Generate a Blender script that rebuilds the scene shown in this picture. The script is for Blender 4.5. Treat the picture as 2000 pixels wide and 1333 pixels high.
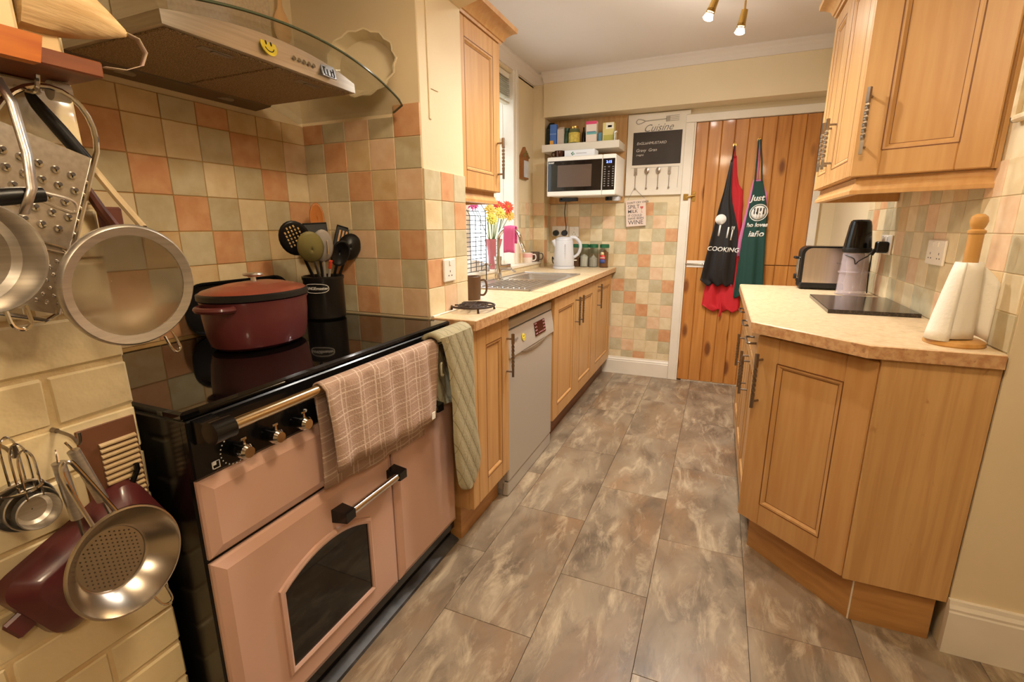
import bpy, bmesh, math, random
from mathutils import Vector, Matrix
PI=math.pi; sin=math.sin; cos=math.cos
for o in list(bpy.data.objects): bpy.data.objects.remove(o)
SC=bpy.context.scene; COL=SC.collection
random.seed(7)

# ---------------------------------------------------------------- camera
F,PITCH,YAW,ROLL,CH=933.76,-.2334,.4034,-.0038,1.2331
cd=bpy.data.cameras.new('camera'); cam=bpy.data.objects.new('camera',cd); COL.objects.link(cam)
cd.sensor_width=36.0; cd.lens=F/2000*36.0; cd.clip_start=.02; cd.clip_end=100
fw=Vector((-sin(YAW)*cos(PITCH),cos(YAW)*cos(PITCH),sin(PITCH)))
r_=Vector((cos(YAW),sin(YAW),0)); u_=r_.cross(fw)
r2=r_*cos(ROLL)+u_*sin(ROLL); u2=-r_*sin(ROLL)+u_*cos(ROLL)
cam.matrix_world=Matrix(((r2.x,u2.x,-fw.x,0),(r2.y,u2.y,-fw.y,0),(r2.z,u2.z,-fw.z,CH),(0,0,0,1)))
SC.camera=cam
SC.view_settings.view_transform='Standard'; SC.view_settings.look='None'
SC.view_settings.exposure=-.10; SC.view_settings.gamma=1; SC.view_settings.use_curve_mapping=False

# ---------------------------------------------------------------- world: bright overcast daylight outside
W=bpy.data.worlds.new('world'); SC.world=W; W.use_nodes=True
bg=W.node_tree.nodes['Background']; bg.inputs[0].default_value=(.92,.97,1,1); bg.inputs[1].default_value=3.8

# ---------------------------------------------------------------- lamps (the fixtures are built further down)
WARM=(1,.95,.875); WARMR=(1,.825,.595)
def spot(name,loc,d,power,ang,blend,radius=.025):
    l=bpy.data.lights.new(name,'SPOT'); l.energy=power; l.color=WARM; l.shadow_soft_size=radius; l.spot_size=math.radians(ang); l.spot_blend=blend
    o=bpy.data.objects.new(name,l); COL.objects.link(o); o.location=loc; o.rotation_mode='QUATERNION'; o.rotation_quaternion=Vector(d).to_track_quat('-Z','Y')
SPOTS=[((.0,2.97,2.20),52),((-.145,2.75,2.21),42),((-.34,2.42,2.24),44),((-.46,1.93,2.22),44)]
SAIM=[(-.30,.10),(-.75,.0),(.1,-.2),(.55,-.1)]
for (p,e),(ax,ay) in zip(SPOTS,SAIM):
    d=Vector((ax*.5,ay*.5,-1)).normalized(); spot('bulb_light',Vector(p)+d*.02,d,e,155,.8)
    l=bpy.data.lights.new('bulb_spill','POINT'); l.energy=3.2; l.color=WARM; l.shadow_soft_size=.02; o=bpy.data.objects.new('bulb_spill',l); COL.objects.link(o); o.location=Vector(p)+d*.02
ROOML=[((-.05,.70,2.14),38),((.55,-.55,2.12),34)]
for p,e in ROOML:
    l=bpy.data.lights.new('room_light','POINT'); l.energy=e; l.color=WARMR; l.shadow_soft_size=.1
    o=bpy.data.objects.new('room_light',l); COL.objects.link(o); o.location=p

# ---------------------------------------------------------------- helpers
def lin(c):
    return tuple(((v/255)/12.92 if v/255<=.04045 else ((v/255+.055)/1.055)**2.4) for v in c[:3])+(1,)
class B:
    def __init__(s): s.v=[]; s.f=[]; s.M=None; s.uv=None
    def add(s,vs,fs):
        n=len(s.v)
        for p in vs:
            p=Vector(p); s.v.append(s.M@p if s.M is not None else p)
        for f in fs: s.f.append([n+i for i in f])
        return s
    def box(s,x0,x1,y0,y1,z0,z1,b=0):
        if x0>x1:x0,x1=x1,x0
        if y0>y1:y0,y1=y1,y0
        if z0>z1:z0,z1=z1,z0
        if b<=0:
            return s.add([(x,y,z) for z in(z0,z1) for y in(y0,y1) for x in(x0,x1)],
              [(0,2,3,1),(4,5,7,6),(0,1,5,4),(2,6,7,3),(0,4,6,2),(1,3,7,5)])
        b=min(b,(x1-x0)*.49,(y1-y0)*.49,(z1-z0)*.49)
        X=(x0,x1);Y=(y0,y1);Z=(z0,z1);vs=[];ix={}
        for k in(0,1):
            for j in(0,1):
                for i in(0,1):
                    sx=b if i==0 else -b; sy=b if j==0 else -b; sz=b if k==0 else -b
                    ix[i,j,k]=len(vs)
                    vs+=[(X[i],Y[j]+sy,Z[k]+sz),(X[i]+sx,Y[j],Z[k]+sz),(X[i]+sx,Y[j]+sy,Z[k])]
        fs=[]
        def q(l,flip):
            fs.append(l[::-1] if flip else l)
        for i in(0,1): q([ix[i,0,0],ix[i,1,0],ix[i,1,1],ix[i,0,1]],i==0)
        for j in(0,1): q([ix[0,j,0]+1,ix[0,j,1]+1,ix[1,j,1]+1,ix[1,j,0]+1],j==0)
        for k in(0,1): q([ix[0,0,k]+2,ix[1,0,k]+2,ix[1,1,k]+2,ix[0,1,k]+2],k==0)
        for j in(0,1):
            for k in(0,1): fs.append([ix[0,j,k]+1,ix[1,j,k]+1,ix[1,j,k]+2,ix[0,j,k]+2])
        for i in(0,1):
            for k in(0,1): fs.append([ix[i,0,k],ix[i,1,k],ix[i,1,k]+2,ix[i,0,k]+2])
        for i in(0,1):
            for j in(0,1): fs.append([ix[i,j,0],ix[i,j,1],ix[i,j,1]+1,ix[i,j,0]+1])
        for c in ix.values(): fs.append([c,c+1,c+2])
        return s.add(vs,fs)
    def prism(s,poly,d0,d1,ax='z'):
        n=len(poly)
        def P(a,b,d): return {'z':(a,b,d),'y':(a,d,b),'x':(d,a,b)}[ax]
        vs=[P(a,b,d0) for a,b in poly]+[P(a,b,d1) for a,b in poly]
        fs=[list(range(n))[::-1],[n+i for i in range(n)]]+[[i,(i+1)%n,n+(i+1)%n,n+i] for i in range(n)]
        return s.add(vs,fs)
    def frust(s,poly0,poly1,d0,d1,ax='z'):
        n=len(poly0)
        def P(a,b,d): return {'z':(a,b,d),'y':(a,d,b),'x':(d,a,b)}[ax]
        vs=[P(a,b,d0) for a,b in poly0]+[P(a,b,d1) for a,b in poly1]
        return s.add(vs,[list(range(n))[::-1],[n+i for i in range(n)]]+[[i,(i+1)%n,n+(i+1)%n,n+i] for i in range(n)])
    def cyl(s,p0,p1,r0,r1=None,n=16,cap=True):
        r1=r0 if r1 is None else r1
        p0=Vector(p0);p1=Vector(p1);d=(p1-p0).normalized()
        a=d.orthogonal().normalized();c=d.cross(a)
        vs=[];fs=[]
        for p,r in((p0,r0),(p1,r1)):
            for i in range(n):
                t=2*PI*i/n; vs.append(p+a*(r*cos(t))+c*(r*sin(t)))
        fs=[[i,(i+1)%n,n+(i+1)%n,n+i] for i in range(n)]
        if cap: fs+=[list(range(n))[::-1],[n+i for i in range(n)]]
        return s.add(vs,fs)
    def tube(s,pts,r,n=8,closed=False,cap=True):
        pts=[Vector(p) for p in pts];m=len(pts);rs=list(r) if isinstance(r,(list,tuple)) else [r]*m
        if 4<=m<=10:      # round the path through its control points
            Q=[];R_=[];K=4;seg=m if closed else m-1
            for i in range(seg):
                g=(lambda k:pts[k%m]) if closed else (lambda k:pts[max(0,min(m-1,k))])
                p0,p1,p2,p3=g(i-1),g(i),g(i+1),g(i+2)
                for s_ in range(K):
                    t=s_/K; Q.append(.5*((2*p1)+(p2-p0)*t+(2*p0-5*p1+4*p2-p3)*t*t+(3*p1-p0-3*p2+p3)*t*t*t)); R_.append(rs[i]+(rs[(i+1)%m]-rs[i])*t)
            if not closed: Q.append(pts[-1]); R_.append(rs[-1])
            pts=Q;rs=R_;m=len(pts)
        T=[]
        for i in range(m):
            if closed: t=pts[(i+1)%m]-pts[i-1]
            else: t=pts[min(i+1,m-1)]-pts[max(i-1,0)]
            T.append(t.normalized())
        a=T[0].orthogonal().normalized();vs=[];fs=[]
        for i in range(m):
            a=(a-T[i]*a.dot(T[i])).normalized();c=T[i].cross(a)
            for k in range(n):
                t=2*PI*k/n; vs.append(pts[i]+a*(rs[i]*cos(t))+c*(rs[i]*sin(t)))
        for i in range(m if closed else m-1):
            j=(i+1)%m
            for k in range(n): fs.append([i*n+k,i*n+(k+1)%n,j*n+(k+1)%n,j*n+k])
        if cap and not closed: fs+=[list(range(n))[::-1],[(m-1)*n+k for k in range(n)]]
        return s.add(vs,fs)
    def lathe(s,prof,n=28,c=(0,0,0),sx=1,sy=1,M=None,ring=False):
        if ring: prof=list(prof)+[prof[0]]
        vs=[];fs=[];c=Vector(c)
        for r,z in prof:
            for k in range(n):
                t=2*PI*k/n; p=Vector((r*cos(t)*sx,r*sin(t)*sy,z))
                if M is not None: p=M@p
                vs.append(p+c)
        for i in range(len(prof)-1):
            for k in range(n):
                fs.append([i*n+k,i*n+(k+1)%n,(i+1)*n+(k+1)%n,(i+1)*n+k])
        if ring: return s.add(vs,fs)
        if prof[0][0]>.0011: fs.append(list(range(n))[::-1])
        if prof[-1][0]>.0011: fs.append([(len(prof)-1)*n+k for k in range(n)])
        return s.add(vs,fs)
    def sphere(s,c,r,n=14,sx=1,sy=1,sz=1):
        m=max(6,n//2)
        return s.lathe([(r*sin(PI*i/m)+1e-7,-r*cos(PI*i/m)*sz) for i in range(m+1)],n,c,sx,sy)
    def grid(s,P,closed=False):
        n=len(P);m=len(P[0]);vs=[p for row in P for p in row];fs=[]
        for i in range(n-1):
            for j in range(m if closed else m-1): fs.append([i*m+j,i*m+(j+1)%m,(i+1)*m+(j+1)%m,(i+1)*m+j])
        return s.add(vs,fs)
    def text(s,body,size,M,shear=0,depth=.0006,align='CENTER',bold=0):
        cu=bpy.data.curves.new('t','FONT'); cu.body=body; cu.size=size; cu.align_x=align; cu.align_y='CENTER'
        cu.shear=shear; cu.extrude=depth; cu.resolution_u=3; cu.offset=bold
        o=bpy.data.objects.new('t',cu); COL.objects.link(o)
        dg=bpy.context.evaluated_depsgraph_get(); me=bpy.data.meshes.new_from_object(o.evaluated_get(dg))
        s.add([M@v.co for v in me.vertices],[list(p.vertices) for p in me.polygons])
        bpy.data.objects.remove(o); bpy.data.curves.remove(cu); bpy.data.meshes.remove(me)
        return s
INV={}
def mkmesh(name,b,mat,inv=None,smooth=True,ang=32):
    me=bpy.data.meshes.new(name)
    vs=[(inv@v if inv is not None else v) for v in b.v]
    me.from_pydata(vs,[],b.f); me.validate()
    bm=bmesh.new(); bm.from_mesh(me); bmesh.ops.remove_doubles(bm,verts=bm.verts,dist=1e-6)
    bmesh.ops.recalc_face_normals(bm,faces=bm.faces); bm.to_mesh(me); bm.free()
    me.materials.append(mat)
    if smooth:
        for p in me.polygons: p.use_smooth=True
        me.set_sharp_from_angle(angle=math.radians(ang))
    return me
def root_of(o):
    while o.parent: o=o.parent
    return o
def part(name,b,mat,parent,label=None,kind=None,ang=32,solid=0,smooth=True):
    inv=INV.get(root_of(parent).name)
    o=bpy.data.objects.new(name,mkmesh(name,b,mat,inv,smooth,ang)); COL.objects.link(o); o.parent=parent
    if label: o['label']=label
    if kind: o['kind']=kind
    if solid: md=o.modifiers.new('s','SOLIDIFY'); md.thickness=solid; md.offset=0
    return o
def thing(name,label,cat,loc=(0,0,0),group=None,rz=0):
    o=bpy.data.objects.new(name,None); COL.objects.link(o); o.empty_display_size=.05
    M=Matrix.Translation(Vector(loc))@Matrix.Rotation(rz,4,'Z'); o.matrix_world=M; INV[o.name]=M.inverted()
    o['label']=label; o['category']=cat
    if group: o['group']=group
    return o
def single(name,b,mat,label,cat,group=None,ang=32,solid=0):
    xs=[v.x for v in b.v];ys=[v.y for v in b.v];zs=[v.z for v in b.v]
    c=Vector(((min(xs)+max(xs))/2,(min(ys)+max(ys))/2,min(zs)))
    M=Matrix.Translation(c); o=bpy.data.objects.new(name,mkmesh(name,b,mat,M.inverted(),True,ang)); COL.objects.link(o)
    o.matrix_world=M; INV[o.name]=M.inverted(); o['label']=label; o['category']=cat
    if group:o['group']=group
    if solid: md=o.modifiers.new('s','SOLIDIFY'); md.thickness=solid; md.offset=0
    return o
def struct(name,b,mat,parent=None,label=None,smooth=False):
    o=bpy.data.objects.new(name,mkmesh(name,b,mat,None,smooth)); COL.objects.link(o)
    if parent: o.parent=parent
    else: o['kind']='structure'
    if label:o['label']=label
    return o
def frame(o,u,n):
    """matrix: local x along u (horizontal), local y along outward normal n, local z up, origin o"""
    u=Vector(u).normalized();n=Vector(n).normalized();w=u.cross(n) 
    if w.z<0: w=-w
    return Matrix(((u.x,n.x,w.x,o[0]),(u.y,n.y,w.y,o[1]),(u.z,n.z,w.z,o[2]),(0,0,0,1)))
def face(o,u,up=(0,0,1)):
    """text plane: local x along u, local y along up, local z = u x up"""
    u=Vector(u).normalized();up=Vector(up).normalized();n=u.cross(up)
    return Matrix(((u.x,up.x,n.x,o[0]),(u.y,up.y,n.y,o[1]),(u.z,up.z,n.z,o[2]),(0,0,0,1)))

# ---------------------------------------------------------------- materials
MATS={}
def mat(name,c,rough=.5,metal=0,c2=None,scale=8,st=(1,1,1),detail=4,lo=.35,hi=.65,bump=0,bscale=None,coat=0,trans=0,alpha=1,emit=None,es=0,rnd=False,dist=0,c3=None,spec=.5,ior=1.45,sss=0):
    m=bpy.data.materials.new(name); m.use_nodes=True; nt=m.node_tree; N=nt.nodes; L=nt.links
    bs=N['Principled BSDF']; bs.inputs['Roughness'].default_value=rough; bs.inputs['Metallic'].default_value=metal
    bs.inputs['Specular IOR Level'].default_value=spec; bs.inputs['IOR'].default_value=ior
    bs.inputs['Base Color'].default_value=lin(c)
    bs.inputs['Coat Weight'].default_value=coat; bs.inputs['Coat Roughness'].default_value=.08
    bs.inputs['Transmission Weight'].default_value=trans; bs.inputs['Alpha'].default_value=alpha
    if emit: bs.inputs['Emission Color'].default_value=lin(emit); bs.inputs['Emission Strength'].default_value=es
    if c2 or bump:
        tc=N.new('ShaderNodeTexCoord'); mp=N.new('ShaderNodeMapping'); mp.inputs['Scale'].default_value=st
        L.new(tc.outputs['Object'],mp.inputs[0]); src=mp.outputs[0]
        if rnd:
            oi=N.new('ShaderNodeObjectInfo'); ml=N.new('ShaderNodeMath'); ml.operation='MULTIPLY'; ml.inputs[1].default_value=37.0
            L.new(oi.outputs['Random'],ml.inputs[0]); ad=N.new('ShaderNodeVectorMath'); ad.operation='ADD'
            L.new(src,ad.inputs[0]); L.new(ml.outputs[0],ad.inputs[1]); src=ad.outputs[0]
        nz=N.new('ShaderNodeTexNoise'); nz.inputs['Scale'].default_value=scale; nz.inputs['Detail'].default_value=detail
        nz.inputs['Distortion'].default_value=dist
        L.new(src,nz.inputs['Vector'])
        if c2:
            cr=N.new('ShaderNodeValToRGB'); cr.color_ramp.elements[0].position=lo; cr.color_ramp.elements[1].position=hi
            cr.color_ramp.elements[0].color=lin(c); cr.color_ramp.elements[1].color=lin(c2)
            if c3: e=cr.color_ramp.elements.new(min(.98,hi+.12)); e.color=lin(c3)
            L.new(nz.outputs['Fac'],cr.inputs[0]); L.new(cr.outputs[0],bs.inputs['Base Color'])
        if bump:
            bp=N.new('ShaderNodeBump'); bp.inputs['Strength'].default_value=bump; bp.inputs['Distance'].default_value=.004
            if bscale:
                n2=N.new('ShaderNodeTexNoise'); n2.inputs['Scale'].default_value=bscale; n2.inputs['Detail'].default_value=3
                L.new(src,n2.inputs['Vector']); L.new(n2.outputs['Fac'],bp.inputs['Height'])
            else: L.new(nz.outputs['Fac'],bp.inputs['Height'])
            L.new(bp.outputs[0],bs.inputs['Normal'])
    MATS[name]=m; return m
def mixnoise(m,c,scale,st,lo,hi,amount=1.0,kind='noise',rnd=False,rot=0,dist=.4,rg=.5):
    """layer a second procedural colour over a material's base colour"""
    nt=m.node_tree;N=nt.nodes;L=nt.links;bs=N['Principled BSDF'];inp=bs.inputs['Base Color']
    tc=N.new('ShaderNodeTexCoord');mp=N.new('ShaderNodeMapping');mp.inputs['Scale'].default_value=st;mp.inputs['Rotation'].default_value=(0,0,rot);L.new(tc.outputs['Object'],mp.inputs[0]);src=mp.outputs[0]
    if rnd:
        oi=N.new('ShaderNodeObjectInfo'); ml=N.new('ShaderNodeMath'); ml.operation='MULTIPLY'; ml.inputs[1].default_value=91.0
        L.new(oi.outputs['Random'],ml.inputs[0]); ad=N.new('ShaderNodeVectorMath'); ad.operation='ADD'
        L.new(src,ad.inputs[0]); L.new(ml.outputs[0],ad.inputs[1]); src=ad.outputs[0]
    if kind=='vor': nz=N.new('ShaderNodeTexVoronoi');out=nz.outputs['Distance']
    else: nz=N.new('ShaderNodeTexNoise');nz.inputs['Detail'].default_value=9;out=nz.outputs['Fac'];nz.inputs['Distortion'].default_value=dist;nz.inputs['Roughness'].default_value=rg
    nz.inputs['Scale'].default_value=scale;L.new(src,nz.inputs['Vector'])
    mr=N.new('ShaderNodeMapRange');mr.inputs[1].default_value=lo;mr.inputs[2].default_value=hi;mr.inputs[3].default_value=0;mr.inputs[4].default_value=amount
    L.new(out,mr.inputs[0]);mx=N.new('ShaderNodeMix');mx.data_type='RGBA';L.new(mr.outputs[0],mx.inputs[0])
    if inp.is_linked: L.new(inp.links[0].from_socket,mx.inputs[6])
    else: mx.inputs[6].default_value=inp.default_value[:]
    mx.inputs[7].default_value=lin(c);L.new(mx.outputs[2],inp)
    return m

wall_m=mat('cream_paint',(224,206,170),.6,c2=(227,210,176),scale=3,bump=.12,bscale=60)
ceil_m=mat('ceiling_paint',(216,206,196),.7,c2=(220,210,200),scale=2,bump=.05,bscale=40)
white_m=mat('white_gloss_paint',(236,228,214),.35,c2=(228,220,204),scale=5)
brick_m=mat('painted_brick',(222,202,156),.42,c2=(232,214,172),scale=6,bump=.7,bscale=28,coat=.15)
mixnoise(brick_m,(172,132,84),14,(1,1,1),.66,.76,.55)
mortar_m=mat('painted_mortar',(222,200,154),.5,c2=(208,180,132),scale=20,bump=.8,bscale=60)
TC={'G':((193,181,147),(205,195,164),(182,163,122)),'C':((222,204,166),(230,214,180),(210,186,142)),'P':((222,188,152),(230,202,170),(212,172,132)),
    'O':((206,154,112),(216,170,128),(194,134,90)),'T':((208,180,134),(216,192,150),(194,160,112))}
TM={}
for k,(a,b_,c_) in TC.items():
    TM[k]=mixnoise(mat('tile_'+{'G':'sage','C':'cream','P':'peach','O':'terracotta','T':'tan'}[k],a,.42,c2=b_,scale=22,rnd=True,bump=.15,bscale=50),c_,9,(1,1,1),.5,.72,.7,rnd=True)
grout_m=mat('grout',(216,196,156),.8)
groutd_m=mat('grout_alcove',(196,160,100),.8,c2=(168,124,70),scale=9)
slate_m=mat('slate_vinyl',(116,100,82),.33,c2=(156,140,118),scale=3.2,st=(1.6,.9,1),detail=12,lo=.34,hi=.66,rnd=True,dist=1.0,bump=.22,bscale=16,spec=.4)
mixnoise(slate_m,(146,110,76),2.0,(1.4,.9,1),.48,.68,.6,rnd=True,rot=.5,dist=.6,rg=.6)
mixnoise(slate_m,(80,68,58),5.2,(1.8,.7,1),.52,.72,.7,rnd=True,rot=.35,dist=.5,rg=.66)
mixnoise(slate_m,(208,190,160),6.2,(2.2,.65,1),.51,.73,.75,rnd=True,rot=.45,dist=.6,rg=.7)
fgap_m=mat('floor_joint',(62,50,40),.8)
oak_m=mat('oak_door',(192,144,88),.4,c2=(202,158,102),scale=3,st=(14,14,.9),detail=5,rnd=True,bump=.04)
mixnoise(oak_m,(176,124,70),2.2,(5,5,.8),.55,.75,.5,rnd=True)
oakl_m=mat('oak_carcass',(208,166,110),.45,c2=(192,148,94),scale=3.5,st=(16,16,.6),detail=8,dist=.6,rnd=True,bump=.05)
mixnoise(oakl_m,(160,110,60),16,(1.5,1.5,.8),.70,.76,.6)
glaze_m=mat('dark_glaze',(120,70,34),.5)
plinth_m=mat('plinth_wood',(190,142,86),.5,c2=(170,122,70),scale=3,st=(2,2,14),bump=.05)
plinthd_m=mat('plinth_dark_wood',(128,84,52),.5,c2=(104,66,40),scale=3,st=(2,2,14))
pine_m=mat('pine_board',(186,122,58),.4,c2=(204,142,74),scale=2.6,st=(10,10,.7),detail=5,rnd=True,coat=.2)
mixnoise(pine_m,(104,54,28),4.6,(1.5,.4,.55),.20,.11,.85,kind='vor',rnd=True)
mixnoise(pine_m,(160,96,44),4,(9,2,.5),.5,.7,.5,rnd=True)
lam_m=mat('laminate_top',(206,180,142),.36,c2=(220,198,162),scale=55,detail=6,lo=.3,hi=.6)
mixnoise(lam_m,(180,150,108),24,(1,1,1),.56,.72,.5)
lame_m=mat('laminate_edge',(206,166,122),.4,c2=(184,136,92),scale=46,detail=6,lo=.42,hi=.62)
mixnoise(lame_m,(140,96,64),70,(1,1,1),.6,.72,.6)
steel_m=mat('steel',(222,218,212),.3,1,c2=(206,200,194),scale=4,st=(1,30,30))
chrome_m=mat('chrome',(214,210,204),.1,1)
brushed_m=mat('brushed_steel',(206,200,190),.36,.85,c2=(190,183,172),scale=3,st=(2,2,60))
iron_m=mat('pewter',(148,138,128),.32,1)
brass_m=mat('brass',(206,170,96),.22,1)
blackgl_m=mat('black_glass',(8,7,7),.04,spec=.6)
black_m=mat('black_enamel',(16,15,15),.18,spec=.5)
blackp_m=mat('black_plastic',(20,19,19),.38)
peach_m=mat('peach_enamel',(204,166,148),.3,coat=.3)
burg_m=mat('burgundy_enamel',(88,38,40),.34,coat=.3,c2=(96,44,44),scale=5)
burglid_m=mat('lid_enamel',(146,76,54),.3,coat=.35,c2=(116,60,48),scale=6,lo=.4,hi=.7)
wood_m=mat('spoon_wood',(206,154,92),.5,c2=(190,134,74),scale=3,st=(12,12,1))
shelfw_m=mat('red_brown_wood',(112,60,34),.45,c2=(132,74,42),scale=3,st=(14,2,14))
orangew_m=mat('orange_wood',(178,92,30),.4,c2=(206,122,40),scale=3,st=(14,2,14))
glass_m=mat('clear_glass',(245,250,248),.02,trans=1,ior=1.3)
glassg_m=mat('hood_glass',(170,166,130),.04,alpha=.30,spec=.7)
glasse_m=mat('hood_glass_edge',(70,78,60),.1)
railm=mat('polished_rail',(214,196,164),.16,1)
pane_m=mat('window_glass',(250,252,252),.0,trans=1,ior=1.02)
plasticw_m=mat('white_plastic',(236,230,220),.35)
plasticg_m=mat('cool_white_plastic',(202,204,210),.35)
silver_m=mat('silver_plastic',(186,180,170),.36,.25)
greenlid_m=mat('green_lid',(30,96,62),.4)
paper_m=mat('paper',(240,234,222),.8,bump=.25,bscale=120)
white_print=mat('white_print',(238,236,230),.6)
dark_print=mat('dark_print',(48,44,42),.6)
grey_print=mat('grey_print',(128,122,118),.6)
# ================================================================ STRUCTURE
XL=-1.493; XP=-.9644; YA=1.4825; YP=1.777; XW=-1.46; YE=4.03; XR=.712; YR=1.596; CZ=2.385; ZW=.91
XB=-.978; YB=.50
fl=struct('floor',B().box(-2.2,2.3,-2.6,4.15,-.06,-.0035),fgap_m)
tw,tl=.3077,.6555; tmesh={}
def floor_tile(x0,x1,y0,y1):
    k=(round(x1-x0,4),round(y1-y0,4))
    if k not in tmesh:
        w,l=k; tmesh[k]=mkmesh('floor_tile',B().box(.0007,w-.0007,.0007,l-.0007,-.004,0,.0006),slate_m,smooth=False)
    o=bpy.data.objects.new('floor_tile',tmesh[k]); COL.objects.link(o); o.parent=fl; o.location=(x0,y0,0)
for c in range(-4,6):
    x0=-.43+c*tw; x1=x0+tw
    if x1<-1.0: continue
    off=1.4535 if c%2==0 else 1.146
    y=off-3*tl
    while y<YE:
        a=max(y,-1.2); b_=min(y+tl,YE)
        cx0=max(x0,-.97) 
        if b_-a>.02 and b_>.1: floor_tile(cx0,x1,a,b_)
        y+=tl
ceiling=struct('ceiling',B().box(-1.7,.85,1.60,4.15,CZ,CZ+.08),ceil_m)
ceiling2=struct('ceiling_near',B().box(-1.7,2.3,-2.6,1.60,2.40,2.48),ceil_m)

# left alcove behind the cooker, pier, window wall, nib, end wall, beam, right wall, near room
w_alc=struct('wall_left_alcove',B().box(XL-.12,XL,.38,YA+.01,0,2.4),wall_m)
w_pier=struct('wall_left_pier',B().box(XL-.12,XP,YA,YP,0,2.40,.003),wall_m)
w_brick=struct('wall_left_brick',B().box(XL-.12,XB-.0035,-2.5,YB-.006,0,2.4),mortar_m)
b=B(); b.box(XW-.24,XW,YP-.02,3.9,0,.925); b.box(XW-.24,XW,YP-.02,3.9,2.30,2.42); b.box(XW-.24,XW,YP-.02,2.25,.92,2.31); b.box(XW-.24,XW,3.50,3.9,.92,2.31)
w_win=struct('wall_left_window',b,wall_m)
w_nib=struct('wall_left_nib',B().box(-1.7,-1.36,3.87,4.10,0,2.4),wall_m)
w_end=struct('wall_end',B().box(-1.5,.85,YE,YE+.12,0,2.4),wall_m)
w_beam=struct('wall_end_beam',B().box(-1.365,.80,3.85,YE+.01,2.075,2.4),wall_m)
w_right=struct('wall_right',B().box(XR,XR+.14,1.70,4.15,0,2.4),wall_m)
w_ret=struct('wall_right_return',B().box(XR,2.3,YR,1.72,0,2.4),wall_m)
hp=[(XP-.02,2.42),(XP-.02,2.018),(-.90,2.036),(-.8,2.06),(-.6,2.09),(-.2,2.11),(XR+.1,2.11),(XR+.1,2.42)]
w_head=struct('wall_header',B().prism(hp,YA+.004,YP-.004,'y'),wall_m)
w_near=struct('wall_near_back',B().box(-1.7,2.4,-2.6,-2.5,0,2.4),wall_m)
w_near2=struct('wall_near_right',B().box(2.3,2.4,-2.6,1.7,0,2.4),wall_m)
# rough plaster ridge and chips on the pier above the tiles
b=B(); b.box(XP,XP+.004,1.535,1.548,1.60,2.0,.0015); b.box(XP,XP+.003,1.548,1.60,1.70,1.82,.001); struct('plaster_ridge',b,wall_m,w_pier)

# --- wall tiles
tilemesh={}
def tile(parent,col,w,h,origin,axis):
    """axis: 'x+' tile on a plane facing +x (width along y), 'x-' facing -x, 'y-' facing -y (width along x)"""
    k=(col,round(w,4),round(h,4),axis)
    if k not in tilemesh:
        g=.0013;t=.006;bb=B()
        if axis=='x+': bb.box(0,t,g,w-g,g,h-g,.0012)
        elif axis=='x-': bb.box(-t,0,g,w-g,g,h-g,.0012)
        else: bb.box(g,w-g,-t,0,g,h-g,.0012)
        tilemesh[k]=mkmesh('tile',bb,TM[col],smooth=False)
    o=bpy.data.objects.new('tile',tilemesh[k]); COL.objects.link(o); o.parent=parent; o.location=origin
Z=[.911+.1045*k for k in range(8)]    # row joints
rows=["CGTTGOTTT","GCOTCGOTP","COGOGCGOC","GOCGOGCGO","OCGTGOGTC","GCOGTCOGC","CGTOCGTPC"]
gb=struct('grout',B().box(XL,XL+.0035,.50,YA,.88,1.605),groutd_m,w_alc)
for r,row in enumerate(rows):
    z0=Z[6-r]; z1=Z[7-r] if r else 1.605
    for i,c in enumerate(row):
        y1=YA-.105*(8-i)-.0; y0=y1-.105
        y0=YA-.105*(9-i); y1=y0+.105
        tile(w_alc,c,.105,z1-z0,(XL,y0,z0),'x+')
srow=["OGPGO","GOTPG","CGOTP","CCGOG","CGPGO","GOGPG","CGOCP"]
sj=[XL+.006,-1.393,-1.288,-1.181,-1.073,XP]
struct('grout',B().box(XL,XP-.002,YA-.0035,YA,.88,1.605).box(-1.073,XP-.002,YA-.0035,YA,1.6,1.642),grout_m,w_pier)
for r,row in enumerate(srow):
    for i,c in enumerate(row):
        z0=Z[6-r]; z1=Z[7-r] if r else (1.607 if i<4 else 1.643)
        tile(w_pier,c,sj[i+1]-sj[i],z1-z0,(sj[i],YA,z0),'y-')
prow=["GOG","CGO","GCG","OCC","CPC"]; pj_=[YA-.004,1.590,1.683,YP]
struct('grout',B().box(XP,XP+.0035,YA-.003,YP-.001,.90,1.433),grout_m,w_pier)
for r,row in enumerate(prow):
    for i,c in enumerate(row): tile(w_pier,c,pj_[i+1]-pj_[i],Z[5-r]-Z[4-r],(XP,pj_[i],Z[4-r]),'x+')
# end wall
ze=[.915+.1013*k for k in range(-8,6)]    # ze[8]=.915
ej=[-1.36]+[-1.302+.1*k for k in range(11)]
erow=["CGCGTTCCOGC","POTPGPGCGPC","TCTTCGPGCGO","GCPCGCGOGPG","CPGCPTCGOCC","GCGPCGGCGPC","CGPCGPOGCGO","PCCGPCGOCCG","CGPCCGCGOCP","GCGPCGCCGPC","CPGCGCPCCGO","GCCPGCGPCCG","CGPCGPCGOCC"]
struct('grout',B().box(-1.36,-.303,YE-.0035,YE,.13,1.421),grout_m,w_end)
for r,row in enumerate(erow):
    z1=ze[13-r]; z0=max(ze[12-r],.146)
    if z1-z0<.02: continue
    for i,c in enumerate(row):
        if z1<.9 and ej[i+1]<-.85: continue
        tile(w_end,c,ej[i+1]-ej[i],z1-z0,(ej[i],YE,z0),'y-')
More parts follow.
